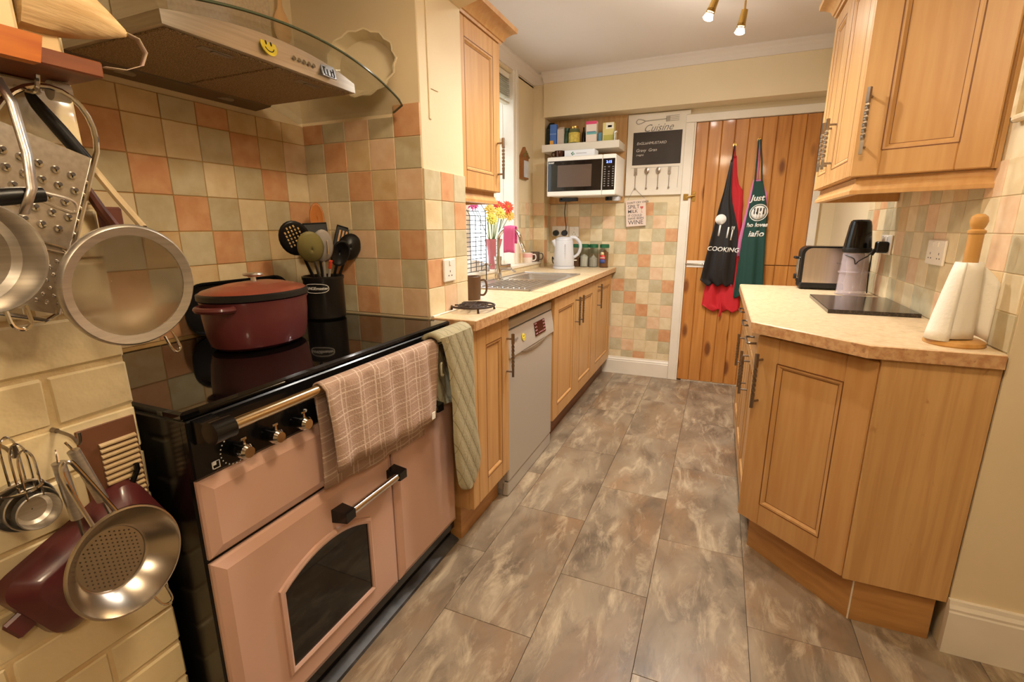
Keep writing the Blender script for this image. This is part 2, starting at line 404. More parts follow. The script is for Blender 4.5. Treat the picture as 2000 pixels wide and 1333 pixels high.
# right wall
rr=random.Random(5)
struct('grout',B().box(XR-.0035,XR,YR+.004,3.14,.90,1.41),grout_m,w_right)
rpat=["GCPGTCGPCGCGOTC","CPCGGCPGCTGGCOG","GPCGCPGCGPCGTCG","CTGPCGCPGCGPCGP","GCGCPGGCTGCPGCG"]
for r,row in enumerate(rpat):
    for i,c in enumerate(row):
        y0=YR+.002+.1025*i
        tile(w_right,c,.1025,.1,(XR,y0,.911+.1*(4-r)),'x-')
# nib and wall beside the window
struct('grout',B().box(-1.46,-1.36,3.8665,3.87,.93,1.428).box(-1.36,-1.3565,3.868,YE-.008,.90,1.428),grout_m,w_nib)
struct('grout',B().box(XW,XW+.0035,3.51,3.868,.955,1.428),grout_m,w_win)
zn=[.93+.0996*k for k in range(6)]
for r in range(5):
    tile(w_nib,"PGCTC"[4-r] if r<5 else 'C',.094,.0996,(-1.453,3.87,zn[r]),'y-')
    for i in range(2): tile(w_nib,rr.choice("GCCPO"),.0775,.0996,(-1.36,3.868+.0775*i,zn[r]),'x+')
    for i in range(4): tile(w_win,rr.choice("GCCPGT"),.088,.0996,(XW,3.512+.088*i,zn[r]),'x+')

# --- painted bricks of the near pier
rb=random.Random(3)
def brick(y0,y1,z0,z1,corner):
    bb=B(); n=5; m=3; g=.0028
    bb.box(XB-.05,XB,y0+g,y1-g,z0+g,z1-g,.0045)
    bb.v=[v+Vector((rb.uniform(-.0012,.0012)-(.0025 if v.x>XB-.01 and rb.random()<.15 else 0),rb.uniform(-.0012,.0012),rb.uniform(-.0018,.0018))) for v in bb.v]
    o=bpy.data.objects.new('brick',mkmesh('brick',bb,brick_m)); COL.objects.link(o); o.parent=w_brick
for r in range(-11,15):
    z0=1.004+.0885*r; z1=z0+.0885
    if z0<-.05 or z1>2.4: continue
    y=YB; L=.12 if r%2 else .245
    while y>-.15:
        brick(y-L,y,max(z0,.0),z1,y==YB); y-=L; L=.245

# --- cornice, skirting, door frame
def cove(d): return [(0,0),(.012,0),(.016,.008),(.026,.026),(.046,.046),(.060,.054),(.066,.058),(.066,d),(0,d)]
b=B(); cp=[(3.85-a,2.318+c) for a,c in cove(.068)]
b.prism([(y,z) for y,z in cp],-1.365,.71,'x'); struct('trim_1',b,ceil_m)
b=B(); b.prism([(3.87-a,2.316+c) for a,c in cove(.070)],-1.46,-1.36,'x'); struct('trim_2',b,ceil_m)
b=B(); b.prism([(XW+a,2.316+c) for a,c in cove(.070)],2.15,3.87,'y'); struct('trim_3',b,ceil_m)
def skirt(h,t): return [(0,0),(t,0),(t,h-.035),(t-.003,h-.03),(t-.002,h-.022),(t-.008,h-.012),(t-.010,h),(0,h)]
b=B(); b.prism([(YE-a,c) for a,c in skirt(.148,.020)],-.86,-.287,'x'); struct('baseboard_end',b,white_m)
b=B(); b.prism([(YR-a,c) for a,c in skirt(.172,.022)],XR-.004,2.3,'x'); struct('baseboard_right',b,white_m)
b=B(); b.box(-.305,-.243,YE-.035,YE,0,1.978,.003); b.box(.565,.615,YE-.035,YE,0,1.978,.003); b.box(-.305,.615,YE-.035,YE,1.979,2.035,.003)
b.box(-.243,-.232,YE-.028,YE,0,1.98); struct('trim_4',b,white_m)

# --- boarded stable door
door=struct('door_1',B().box(-.232,.565,YE-.004,YE+.02,0,1.977),glaze_m)
dj=[-.232+.0885*k for k in range(10)]
for i in range(9):
    for z0,z1 in((.012,.952),(.958,1.975)):
        b=B(); x0,x1=dj[i]+.0008,dj[i+1]-.0008
        b.prism([(x0,YE-.004),(x0,YE-.013),(x0+.005,YE-.018),(x1-.005,YE-.018),(x1,YE-.013),(x1,YE-.004)],z0,z1,'z')
        struct('board',b,pine_m,door)
b=B(); b.box(-.225,-.08,YE-.0215,YE-.018,.925,.978,.001); struct('bolt_plate',b,plasticw_m,door,'white painted bolt plate')
b=B(); b.cyl((-.235,YE-.027,.952),(-.085,YE-.027,.952),.006); b.cyl((-.11,YE-.027,.952),(-.11,YE-.045,.955),.004); struct('bolt',b,chrome_m,door)
b=B(); b.box(-.222,-.20,YE-.022,YE-.018,1.42,1.49,.001); b.tube([(-.205,YE-.03,1.462),(-.235,YE-.036,1.456),(-.262,YE-.042,1.448)],.007); b.box(-.285,-.25,YE-.045,YE-.035,1.43,1.475,.002)
b.cyl((-.21,YE-.02,1.475),(-.21,YE-.034,1.475),.005); struct('latch',b,brass_m,door,'small brass swing latch')
b=B(); b.box(-.20,.56,YE-.012,YE+.002,.0,.011); struct('threshold',b,white_m,door)

# --- window with frame, panes, sill
win=struct('window_1',B().box(XW-.13,XW-.075,2.25,2.31,.93,2.30,.003).box(XW-.13,XW-.075,3.44,3.50,.93,2.30,.003).box(XW-.13,XW-.075,2.25,3.50,2.24,2.30,.003).box(XW-.13,XW-.075,2.25,3.50,.93,.985,.003)
   .box(XW-.125,XW-.08,2.855,2.905,.98,2.25,.003).box(XW-.12,XW-.085,2.30,3.45,1.83,1.87,.003),white_m)
b=B(); b.box(XW-.105,XW-.100,2.30,2.86,.98,1.84); struct('pane',b,pane_m,win)
b=B(); b.box(XW-.105,XW-.100,2.90,3.45,.98,1.84); struct('pane',b,pane_m,win)
b=B(); b.box(XW-.105,XW-.100,2.30,2.86,1.86,2.25); struct('pane',b,pane_m,win)
b=B(); b.box(XW-.105,XW-.100,2.90,3.45,1.86,2.25); struct('pane',b,pane_m,win)
b=B(); b.box(XW-.075,XW+.012,3.44,3.512,.955,2.34,.004); b.box(XW-.002,XW+.02,3.475,3.515,.955,2.36,.003); struct('window_lining',b,white_m,win)
b=B(); b.box(XW-.10,-1.375,1.80,3.868,.935,.957,.004); struct('window_sill',b,white_m,win)
# tiled upstand below the sill
b=B(); b.box(-1.40,-1.385,1.80,3.868,.905,.935,.002); struct('sill_upstand',b,TM['C'],win)
# wooden panel at the back of the shelf recess
b=B(); b.box(-1.36,-.735,YE-.012,YE-.001,1.425,2.075); struct('recess_panel',b,oakl_m,w_end)
# garden outside the window
# ================================================================ CABINETS
def handle(parent,M,L=.17,name='handle',m=None):
    """twisted bar handle, local z vertical centred at origin, local y outward"""
    b=B(); b.M=M; off=.030; n=26
    for s in(-1,1): b.cyl((0,0,s*L*.38),(0,off,s*L*.38),.0042,n=8)
    P=[]
    for i in range(n+1):
        z=-L/2+L*i/n; t=(i/n-.5); tw=0
        if abs(t)<.28: tw=(t/.28)*PI*1.6
        else: tw=PI*1.6*(1 if t>0 else -1)
        w=.0052; P.append([(w*1.35*cos(tw+PI/4+k*PI/2),off+w*1.35*sin(tw+PI/4+k*PI/2),z) for k in range(4)])
    b.grid(P,True); b.add(P[0],[[0,1,2,3]]); b.add(P[-1],[[3,2,1,0]])
    return part(name,b,m or iron_m,parent,'pewter twisted bar handle',ang=50)
def cabdoor(parent,o,u,n,w,z0,z1,hx=None,hz=None,fr=.062,hl=.17,name='door',flat=False):
    """framed door: o = lower corner (x,y) on the carcass face, u along its width, n outward"""
    M=frame((o[0],o[1],0),(u[0],u[1],0),(n[0],n[1],0))
    t=.020; g=.0015; b=B(); b.M=M
    b.box(g,fr,0,t,z0+g,z1-g,.003); b.box(w-fr,w-g,0,t,z0+g,z1-g,.003)
    b.box(fr,w-fr,0,t,z0+g,z0+fr,.003); b.box(fr,w-fr,0,t,z1-fr,z1-g,.003)
    d=part(name,b,oak_m,parent)
    b=B(); b.M=M; b.box(fr-.004,w-fr+.004,.001,.011,z0+fr-.004,z1-fr+.004); part('panel',b,oak_m,d)
    # sloped moulding, mitred
    mw=.016; b=B(); b.M=M
    o4=[(fr,z0+fr),(w-fr,z0+fr),(w-fr,z1-fr),(fr,z1-fr)]; i4=[(fr+mw,z0+fr+mw),(w-fr-mw,z0+fr+mw),(w-fr-mw,z1-fr-mw),(fr+mw,z1-fr-mw)]
    h4=[(fr+mw*.45,z0+fr+mw*.45),(w-fr-mw*.45,z0+fr+mw*.45),(w-fr-mw*.45,z1-fr-mw*.45),(fr+mw*.45,z1-fr-mw*.45)]
    vs=[(a,.0195,c) for a,c in o4]+[(a,.0185,c) for a,c in h4]+[(a,.011,c) for a,c in i4]
    fs=[]
    for k in range(4): q=(k+1)%4; fs+=[[k,q,4+q,4+k],[4+k,4+q,8+q,8+k]]
    b.add(vs,fs); part('panel_moulding',b,oak_m,d)
    b=B(); b.M=M; e=.0022
    for (q,y,ww) in((o4,.0203,e),(i4,.0118,e)):
        a0,c0=q[0];a1,c1=q[2]
        b.box(a0-ww,a0+ww*.4,y-.002,y,c0,c1); b.box(a1-ww*.4,a1+ww,y-.002,y,c0,c1); b.box(a0,a1,y-.002,y,c0-ww,c0+ww*.4); b.box(a0,a1,y-.002,y,c1-ww*.4,c1+ww)
    part('glaze_line',b,glaze_m,d,'dark brown glaze along the panel moulding')
    if hx is not None: handle(d,M@Matrix.Translation((hx,t,hz)),hl)
    return d
GB='framed oak base units under the left worktop'
XF=-.82
c=thing('base_cabinet','narrow oak base cabinet between the range cooker and the silver dishwasher','cabinet',(-1.0,1.63,0))
b=B(); b.box(-.96,XF,1.489,1.842,.14,.868,.001); part('carcass',b,oakl_m,c)
b=B(); b.box(XF,XF+.020,1.489,1.538,.145,.866,.002); part('filler_post',b,oak_m,c)
cabdoor(c,(XF,1.540),(0,1),(1,0),.302,.145,.866,.275,.70,fr=.078,hl=.19)
b=B(); b.box(-.96,-.862,1.489,1.842,0,.142); part('plinth',b,plinth_m,c)
c=thing('base_cabinet','long oak sink base unit with three framed doors between dishwasher and tiled end wall','cabinet',(-1.1,3.2,0))
b=B(); b.box(-1.36,XF-.02,2.468,2.486,.15,.868); b.box(-1.36,XF-.02,3.97,3.99,.15,.868); b.box(XF-.02,XF,2.468,3.99,.13,.868); b.box(-1.36,XF-.02,2.468,3.99,.13,.15); part('carcass',b,oakl_m,c)
cabdoor(c,(XF,2.470),(0,1),(1,0),.462,.135,.855,.425,.72,hl=.18,fr=.078)
cabdoor(c,(XF,2.935),(0,1),(1,0),.475,.135,.855,.045,.72,hl=.18,fr=.078)
cabdoor(c,(XF,3.413),(0,1),(1,0),.575,.135,.855,.085,.735,hl=.18,fr=.078)
b=B(); b.box(-.88,-.855,2.468,3.99,0,.132); part('plinth',b,plinthd_m,c)

# left worktop with the sink cut-out
t=thing('worktop','long speckled beige laminate worktop on the left under the window','worktop',(-1.1,2.9,.87))
XFW=-.7776; SX0,SX1,SY0,SY1=-1.30,-.875,2.30,3.27
b=B(); b.box(XP+.007,XFW,1.486,YP+.0,.871,ZW,.002)
b.box(-1.385,XFW,YP+.007,SY0+.012,.871,ZW,.002); b.box(-1.385,XFW,SY1-.012,YE-.008,.871,ZW,.002)
b.box(SX1-.012,XFW,SY0,SY1,.871,ZW,.002); b.box(-1.385,SX0+.012,SY0,SY1,.871,ZW,.002); part('top',b,lam_m,t)
b=B(); b.box(XFW,XFW+.004,1.487,YE-.008,.8715,ZW-.0015,.0015); b.box(XP+.012,XFW,1.4825,1.4865,.8715,ZW-.0015,.001); part('front_edging',b,lame_m,t,'pinkish speckled front edge')
b=B(); b.prism([(XP+.007,1.487),(XP+.018,1.487),(XP+.018,1.53),(XP+.007,1.53)],ZW,ZW+.003); b.box(XP+.0075,XP+.016,1.487,YP,ZW,ZW+.006,.002); part('sealant',b,white_m,t)

# sink
s=thing('sink','stainless steel inset sink with ribbed drainer under the window','sink',(-1.09,2.8,ZW))
b=B(); zt=ZW+.004; bx0,bx1,by0,by1=-1.235,-.915,2.83,3.22
b.box(SX0,SX1,SY0,by0,ZW-.0,zt,.0015); b.box(SX0,SX1,by1,SY1,ZW,zt,.0015); b.box(SX0,bx0,by0,by1,ZW,zt,.0015); b.box(bx1,SX1,by0,by1,ZW,zt,.0015)
for (x0,x1,y0,y1) in((SX0,SX1,SY0,SY0+.012),(SX0,SX1,SY1-.012,SY1),(SX0,SX0+.012,SY0,SY1),(SX1-.012,SX1,SY0,SY1)): b.box(x0,x1,y0,y1,zt-.001,zt+.004,.002)
part('rim',b,steel_m,s)
b=B(); 
def rr_(x0,x1,y0,y1,r,z,n=5):
    P=[]
    for cx,cy,a in((x1-r,y1-r,0),(x0+r,y1-r,PI/2),(x0+r,y0+r,PI),(x1-r,y0+r,1.5*PI)):
        for i in range(n+1): P.append((cx+r*cos(a+PI/2*i/n),cy+r*sin(a+PI/2*i/n),z))
    return P
G=[rr_(bx0-.004,bx1+.004,by0-.004,by1+.004,.05,zt),rr_(bx0,bx1,by0,by1,.05,zt-.004),rr_(bx0+.006,bx1-.006,by0+.006,by1-.006,.05,zt-.12),rr_(bx0+.03,bx1-.03,by0+.03,by1-.03,.05,zt-.155),rr_(bx0+.1,bx1-.1,by0+.1,by1-.1,.03,zt-.158)]
b.grid(G,True); b.add(G[-1],[list(range(len(G[-1])))]); part('bowl',b,steel_m,s)
for i in range(9):
    b=B(); x=-1.20+.032*i; b.box(x,x+.013,2.36,2.74,zt-.0005,zt+.006,.004); part('drainer_rib',b,steel_m,s)
b=B(); b.cyl((-1.075,3.02,zt-.159),(-1.075,3.02,zt-.155),.04); part('plug_hole',b,iron_m,s)
# tap
tp=thing('kitchen_tap','chrome swan-neck mixer tap behind the sink','tap',(-1.262,2.74,zt))
tx,ty=-1.262,2.74
b=B(); b.cyl((tx,ty,zt),(tx,ty,zt+.008),.03); b.cyl((tx,ty,zt),(tx,ty,zt+.14),.021,n=20); b.cyl((tx,ty,zt+.12),(tx,ty,zt+.145),.023); part('tap_body',b,chrome_m,tp)
b=B(); R=.078
pts=[(tx,ty,zt+.13),(tx,ty,zt+.235)]
dx,dy=.93,.10
for i in range(1,15):
    a=PI*i/14*1.0; pts.append((tx+(R-R*cos(a))*dx,ty+(R-R*cos(a))*dy,zt+.235+R*sin(a)))
e=pts[-1]; pts+= [(e[0]+.014,e[1],e[2]-.03),(e[0]+.022,e[1],e[2]-.05)]
b.tube(pts,.0115,12); e=pts[-1]; b.cyl(pts[-2],(e[0]+.004,e[1],e[2]-.012),.0135); part('spout',b,chrome_m,tp)
b=B(); b.cyl((tx,ty,zt+.075),(tx+.055,ty+.02,zt+.078),.019,n=14); b.cyl((tx+.055,ty+.02,zt+.078),(tx+.075,ty+.028,zt+.079),.021,n=14); b.tube([(tx+.065,ty+.025,zt+.08),(tx+.09,ty+.03,zt+.055),(tx+.105,ty+.035,zt+.05)],.006); part('lever',b,chrome_m,tp)
# bright pink cloth over the spout
b=B(); P=[]
cx,cy=tx+R*dx,ty+R*dy; top=zt+.235+R+.0135
for j in range(9):
    s_=-.036+.072*j/8; row=[]
    for i in range(17):
        q=i/16
        if q<.4: z=top-.10*(.4-q)/.4*1.0; off=-.02
        elif q>.52: z=top-.155*(q-.52)/.48; off=.022
        else: z=top+.004*sin((q-.4)/.12*PI); off=-.02+.042*(q-.4)/.12
        off+=.003*sin(j*1.9+i*.5)
        row.append((cx+s_+.010+.0*off,cy-off*1.0-.002,z-abs(s_)*.12))
    P.append(row)
b.grid(P); single('dish_cloth',b,mat('pink_cloth',(216,98,146),.9,bump=.4,bscale=140),'bright pink cloth hanging over the swan-neck tap','cloth',solid=.005,ang=70)

# dishwasher
d=thing('dishwasher','silver freestanding dishwasher between the left base units','dishwasher',(-1.0,2.15,0))
y0,y1=1.848,2.462; xf=-.812
b=B(); b.box(-1.33,xf-.02,y0,y1,.03,.832,.003); b.box(-1.0,xf-.03,y0+.01,y1-.01,0,.03); part('body',b,silver_m,d)
b=B(); b.box(xf-.03,xf-.002,y0,y1,.797,.838,.005); part('lid_front',b,silver_m,d)
b=B(); b.prism([(xf-.02,.68),(xf+.012,.675),(xf+.008,.72),(xf-.004,.791),(xf-.02,.791)],y0,y1,'y'); cp_=part('control_panel',b,silver_m,d)
Mdp=face((xf+.0055,2.252,.739),(0,1,0),Vector((-.17,0,1)))
b=B(); b.M=Mdp; b.box(-.075,.075,-.033,.033,-.002,.0025); disp=part('display',b,mat('display_black',(18,8,10),.15,emit=(130,10,18),es=.12),cp_,'black display with red digits and button rows')
b=B(); b.M=Mdp
for r in range(4):
    for k,u0 in enumerate((-.066,-.05,.05,.064)): b.box(u0-.0045,u0+.0045,-.026+.0165*r,-.020+.0165*r,.002,.0032)
for k in range(4): b.box(-.03+.018*k,-.02+.018*k,-.026,-.021,.002,.0032)
part('button_marks',b,mat('led_pink',(196,140,146),.5),disp)
Ms=face((xf+.0088,2.02,.736),(0,1,0),Vector((-.13,0,1)))
def smiley(parent,M,r):
    b=B(); b.M=M; b.cyl((0,0,-.001),(0,0,.0012),r,n=28); f_=part('smiley_sticker',b,mat('sticker_yellow',(236,214,70),.5),parent,'round yellow smiley sticker')
    b=B(); b.M=M
    for s in(-1,1): b.lathe([(.0001,.0021),(r*.14,.0021),(r*.14,.001)],12,(s*r*.32,r*.28,0),.75,1.7)
    b.tube([(r*.6*cos(a),r*.6*sin(a),.0012) for a in [PI*(1.12+.76*i/12) for i in range(13)]],r*.055,6); part('face_marks',b,dark_print,f_)
smiley(cp_,Ms,.0175)
b=B(); b.text('BOSCH',.014,face((xf+.0088,1.93,.744),(0,1,0),Vector((-.13,0,1))),bold=.0002); part('maker_lettering',b,grey_print,cp_)
b=B(); b.box(xf-.03,xf+.004,y0,y1,.075,.675,.006); dd=part('door',b,silver_m,d)
b=B(); P=[]
for i in range(13):
    q=i/12; y=1.985+.375*q; sag=.032*sin(PI*q)**.6
    P.append([(xf+.0045,y,.677),(xf+.012,y,.677-sag*.4),(xf+.011,y,.677-sag*.85),(xf+.0045,y,.677-sag)])
b.grid(P); part('grip',b,mat('silver_dark',(150,136,118),.4,.4),dd)
b=B(); b.box(xf-.03,xf+.0,y0,y1,.002,.069,.004); part('kick_panel',b,silver_m,d)

# upper left wall cabinet
c=thing('wall_cabinet','oak wall cabinet with twisted handle beside the window, left of the galley','cabinet',(-1.12,1.95,1.38))
b=B(); b.box(-1.28,-1.012,1.779,2.19,1.394,2.042,.002); part('carcass',b,oakl_m,c)
cabdoor(c,(-1.011,1.780),(0,1),(1,0),.410,1.394,2.036,.378,1.545,fr=.074,hl=.18)
def cornice_strip(parent,path,prof,name,m):
    """sweep profile (out,z) along a plan path with mitres; out is to the right of travel"""
    b=B(); n=len(path); rows=[]
    for i in range(n):
        p=Vector(path[i]); d0=(Vector(path[i])-Vector(path[i-1])).normalized() if i else None; d1=(Vector(path[i+1])-Vector(path[i])).normalized() if i<n-1 else None
        n0=Vector((d0.y,-d0.x)) if d0 else None; n1=Vector((d1.y,-d1.x)) if d1 else None
        if n0 and n1: m_=(n0+n1).normalized(); m_=m_/max(.3,m_.dot(n0))
        else: m_=n0 or n1
        rows.append([(p.x+m_.x*o_,p.y+m_.y*o_,z) for o_,z in prof])
    b.grid(rows,True); b.add(rows[0],[list(range(len(prof)))]); b.add(rows[-1],[list(range(len(prof)))[::-1]])
    return part(name,b,m,parent)
CPR=lambda z,k=1:[(-.02,z),(.006,z),(.008,z+.010),(.014,z+.012),(.022,z+.03),(.045,z+.048),(.062,z+.055),(.064,z+.072),(-.02,z+.072)]
PPR=lambda z:[(-.018,z+.052),(-.004,z+.052),(-.004,z+.036),(.0,z+.03),(.003,z+.02),(.010,z+.012),(.010,z),(-.018,z)]
cornice_strip(c,[(-1.28,2.196),(-.992,2.196),(-.992,1.780)][::-1],CPR(2.036),'cornice',oak_m)
cornice_strip(c,[(-1.28,2.175),(-1.014,2.175),(-1.014,1.780)][::-1],PPR(1.342),'pelmet',oak_m)

# ---------------- right side base units
GR='oak base units on the right'
c=thing('base_cabinet','oak base run on the right with three drawers above framed doors','cabinet',(.43,2.5,0))
xr=.165
b=B(); b.box(xr+.02,XR-.004,1.90,3.045,.145,.868); part('carcass',b,oakl_m,c)
for k,(ya,yb) in enumerate(((1.905,2.28),(2.283,2.66),(2.663,3.04))):
    b=B(); b.box(xr,xr+.02,ya+.002,yb-.002,.715,.860,.003); dr=part('drawer_front',b,oak_m,c)
    b=B(); ym=(ya+yb)/2; b.tube([(xr,ym-.06,.79),(xr-.03,ym-.06,.79),(xr-.032,ym,.787),(xr-.03,ym+.06,.79),(xr,ym+.06,.79)],.0045,8); part('handle',b,iron_m,dr)
    cabdoor(c,(xr+.02,ya),(0,1),(-1,0),yb-ya,.15,.711,.33 if k==0 else .05,.60,fr=.055)
b=B(); b.box(xr+.05,xr+.07,1.92,3.045,0,.148); part('plinth',b,plinthd_m,c)
# angled end unit
A=(.152,1.862); Bp=(.447,1.600); du=Vector((Bp[0]-A[0],Bp[1]-A[1])); wl=du.length; du=du/wl; nn=Vector((du.y,-du.x))
if nn.y>0: nn=-nn
c=thing('base_cabinet','angled oak end base cabinet with framed door and plain end panel, nearest on the right','cabinet',(.45,1.75,0))
in_=.021
pa=(A[0]-nn.x*in_,A[1]-nn.y*in_); pb=(Bp[0]-nn.x*in_,Bp[1]-nn.y*in_)
b=B(); b.prism([pa,pb,(XR-.004,1.615),(XR-.004,1.898),(pa[0]+.01,1.898)],.15,.868); part('carcass',b,oakl_m,c)
cabdoor(c,pa,du,nn,wl-.003,.150,.860,.030,.70,fr=.087,hl=.20)
b=B(); b.box(.449,XR-.003,1.599,1.614,.15,.868,.001); part('end_panel',b,oakl_m,c,'plain light oak end panel')
pl=[(.205,1.905),(.478,1.630)]
b=B(); b.prism([(.203,1.898),(.482,1.616),(.497,1.630),(.218,1.912)],0,.148); part('plinth',b,plinth_m,c)
b=B(); b.box(.486,.690,1.613,1.628,0,.148,.001); part('plinth',b,plinth_m,c)
b=B(); b.cyl((.484,1.6145,.0),(.484,1.6145,.146),.0025,n=6); part('sealant_bead',b,white_m,c)
# right worktop
t=thing('worktop','speckled beige laminate worktop with cut corner on the right','worktop',(.43,2.3,.87))
poly=[(.129,3.055),(.129,1.843),(.411,1.585),(XR-.008,1.585),(XR-.008,3.055)]
b=B(); b.prism(poly,.871,ZW-.003); b.frust(poly,[(.132,3.055),(.132,1.845),(.412,1.588),(XR-.008,1.588),(XR-.008,3.055)],ZW-.003,ZW); part('top',b,lam_m,t)
cornice_strip(t,[(.129,3.055),(.129,1.843),(.411,1.585),(XR-.008,1.585)],[(0,.8712),(.0025,.8712),(.0025,ZW-.0035),(0,ZW-.0025)],'front_edging',lame_m)['label']='pinkish speckled front edge'

# ---------------- right wall cabinets
c=thing('wall_cabinet','oak wall cabinet group on the right with angled door, cornice and pelmet','cabinet',(.55,2.3,1.39))
P1=Vector((.380,2.000)); P2=Vector((.685,1.842)); xu=.380; yF=2.70; ZT=2.11
dv=(P2-P1); wv=dv.length; dv/=wv; nv=Vector((dv.y,-dv.x)); 
if nv.y>0: nv=-nv
i1=P1-nv*.021; i2=P2-nv*.021
b=B(); b.prism([(xu+.021,yF),(xu+.021,i1.y),(i1.x,i1.y),(i2.x,i2.y),(XR-.002,i2.y+.004),(XR-.002,yF)],1.392,ZT); part('carcass',b,oakl_m,c)
cabdoor(c,(xu+.021,2.005),(0,1),(-1,0),.395,1.392,ZT-.005,.352,1.55,fr=.06,hl=.19)
cabdoor(c,(xu+.021,2.402),(0,1),(-1,0),.295,1.392,ZT-.005,.045,1.55,fr=.06,hl=.19)
cabdoor(c,i1,dv,nv,wv,1.392,ZT-.005,.030,1.56,fr=.079,hl=.20)
b=B(); b.box(i2.x+.004,XR-.002,i2.y-.004,i2.y+.012,1.392,ZT); part('end_panel',b,oakl_m,c)
cornice_strip(c,[(XR-.002,yF),(xu,yF),(xu,P1.y),(P2.x,P2.y),(XR-.002,P2.y+.01)],CPR(ZT),'cornice',oak_m)
cornice_strip(c,[(XR-.01,yF-.015),(xu+.022,yF-.015),(P1.x+.02,P1.y+.015),(P2.x-.002,P2.y+.022),(XR-.003,P2.y+.022)],PPR(1.338),'pelmet',oak_m)
# ================================================================ RANGE COOKER
ck=thing('range_cooker','peach and black range cooker with towel rail in the tiled alcove','cooker',(-1.17,1.0,0))
CY0,CY1=.517,1.478; XD=-.886
b=B(); b.box(-1.465,XD,CY0,CY1,.055,.886,.004); part('body',b,black_m,ck)
b=B(); b.box(-1.475,-.876,CY0-.002,CY1+.001,.886,.905,.005); hob=part('hob',b,blackgl_m,ck)
b=B(); b.box(-.892,-.872,CY0,CY1,.766,.887,.003); cpn=part('control_panel',b,black_m,ck)
def bevdoor(y0,y1,z0,z1,e=.024,x0=XD+.001,x1=-.866,name='oven_door'):
    b=B(); m=(x0+x1)/2+.001
    b.frust([(y0,z0),(y1,z0),(y1,z1),(y0,z1)],[(y0,z0),(y1,z0),(y1,z1),(y0,z1)],x0,m-.004,'x')
    k=.004
    b.frust([(y0,z0),(y1,z0),(y1,z1),(y0,z1)],[(y0+k,z0+k),(y1-k,z0+k),(y1-k,z1-k),(y0+k,z1-k)],m-.004,m,'x')
    b.frust([(y0+k,z0+k),(y1-k,z0+k),(y1-k,z1-k),(y0+k,z1-k)],[(y0+e,z0+e),(y1-e,z0+e),(y1-e,z1-e),(y0+e,z1-e)],m,x1,'x')
    return part(name,b,peach_m,ck,ang=12)
gd=bevdoor(CY0+.004,1.092,.590,.762,name='grill_door')
od=bevdoor(CY0+.004,1.092,.098,.580)
rd=bevdoor(1.100,CY1-.004,.098,.762)
def arch(y0,y1,z0,zs,za,n=14):
    P=[(y0,z0),(y1,z0)]
    for i in range(n+1):
        q=i/n; y=y1+(y0-y1)*q; P.append((y,zs+(za-zs)*(1-(2*q-1)**2)))
    return P
wa=arch(.665,.957,.190,.405,.447)
b=B(); b.prism(wa,-.8665,-.8645,'x'); ow=part('oven_window',b,blackgl_m,od,'dark arched oven glass')
cy=.811;cz=.31
b=B(); loops=[]
for s,x in((1.0,-.8645),(1.0,-.860),(1.045,-.857),(1.09,-.860),(1.10,-.8665)):
    loops.append([(x,cy+(y-cy)*s,cz+(z-cz)*(1+(s-1)*1.25)) for y,z in wa])
b.grid(loops,True); part('window_rim',b,peach_m,od)
def ovenhandle(p,y0,y1,z,x=-.832):
    b=B(); b.cyl((x,y0+.02,z),(x,y1-.02,z),.0115,n=16); h=part('handle',b,chrome_m,p,'chrome bar handle with black ends')
    for y,s in((y0,1),(y1,-1)):
        b=B(); q=lambda a,c:tuple((y+s*u,z+v) for u,v in (a if s>0 else a[::-1]))
        b.frust(q([(-.012,-.020),(.030,-.017),(.030,.015),(-.012,.017)],0),q([(-.008,-.014),(.026,-.012),(.026,.012),(-.008,.013)],0),-.868,x+.013,'x'); part('handle_end',b,black_m,h)
ovenhandle(od,.842,1.088,.505); ovenhandle(rd,1.150,1.315,.640)
# towel rail
b=B(); b.cyl((-.826,.548,.868),(-.826,1.455,.868),.0125,n=20); rl=part('rail',b,railm,ck,'polished metal hand rail')
for y in(.548,1.452):
    b=B(); b.cyl((-.826,y-.020,.868),(-.826,y+.022,.868),.022,n=20); b.frust([(y-.022,.838),(y+.020,.838),(y+.020,.886),(y-.022,.886)],[(y-.018,.852),(y+.016,.852),(y+.016,.882),(y-.018,.882)],-.874,-.83,'x'); part('rail_bracket',b,black_m,rl)
# knobs
for y in(.603,.679,.756,.84,.92,1.0,1.30,1.38):
    b=B(); z=.797; b.cyl((-.872,y,z),(-.845,y,z),.0155,.014,n=20); k=part('knob',b,black_m,cpn)
    b=B(); b.cyl((-.845,y,z),(-.834,y,z),.016,.016,n=20); b.cyl((-.834,y,z),(-.828,y,z),.016,.0115,n=20); b.box(-.846,-.840,y-.003,y+.003,z+.014,z+.026,.001); b.box(-.846,-.841,y-.007,y+.007,z+.024,z+.029,.001); part('knob_cap',b,chrome_m,k)
b=B()
for i in range(12):
    a=PI*(.72+.95*i/11); b.box(-.872,-.8715,.603+.031*cos(a)-.0012,.603+.031*cos(a)+.0012,.797+.031*sin(a)-.0012,.797+.031*sin(a)+.0012)
for (ya,yb,za,zb) in((.560,.562,.752-.0,.768),(.560,.575,.752,.7535),(.575,.5765,.752,.768),(.560,.5765,.767,.768)): b.box(-.872,-.8713,ya-.008,yb-.008,za+.022,zb+.022)
b.box(-.872,-.8713,.5535,.561,.782,.7885); b.cyl((-.872,.787,.812),(-.868,.787,.812),.004,n=10); part('dial_marks',b,white_print,cpn,kind='stuff')
b=B(); b.box(-.94,-.905,CY0+.01,CY1,0.0,.095); part('plinth',b,black_m,ck)
b=B(); b.prism([(-.905,.0),(-.868,0),(-.872,.008),(-.9,.02),(-.905,.02)],CY0+.01,CY1-.0,'y'); part('floor_strip',b,mat('worn_black',(44,42,42),.45,c2=(74,72,72),scale=14),ck)

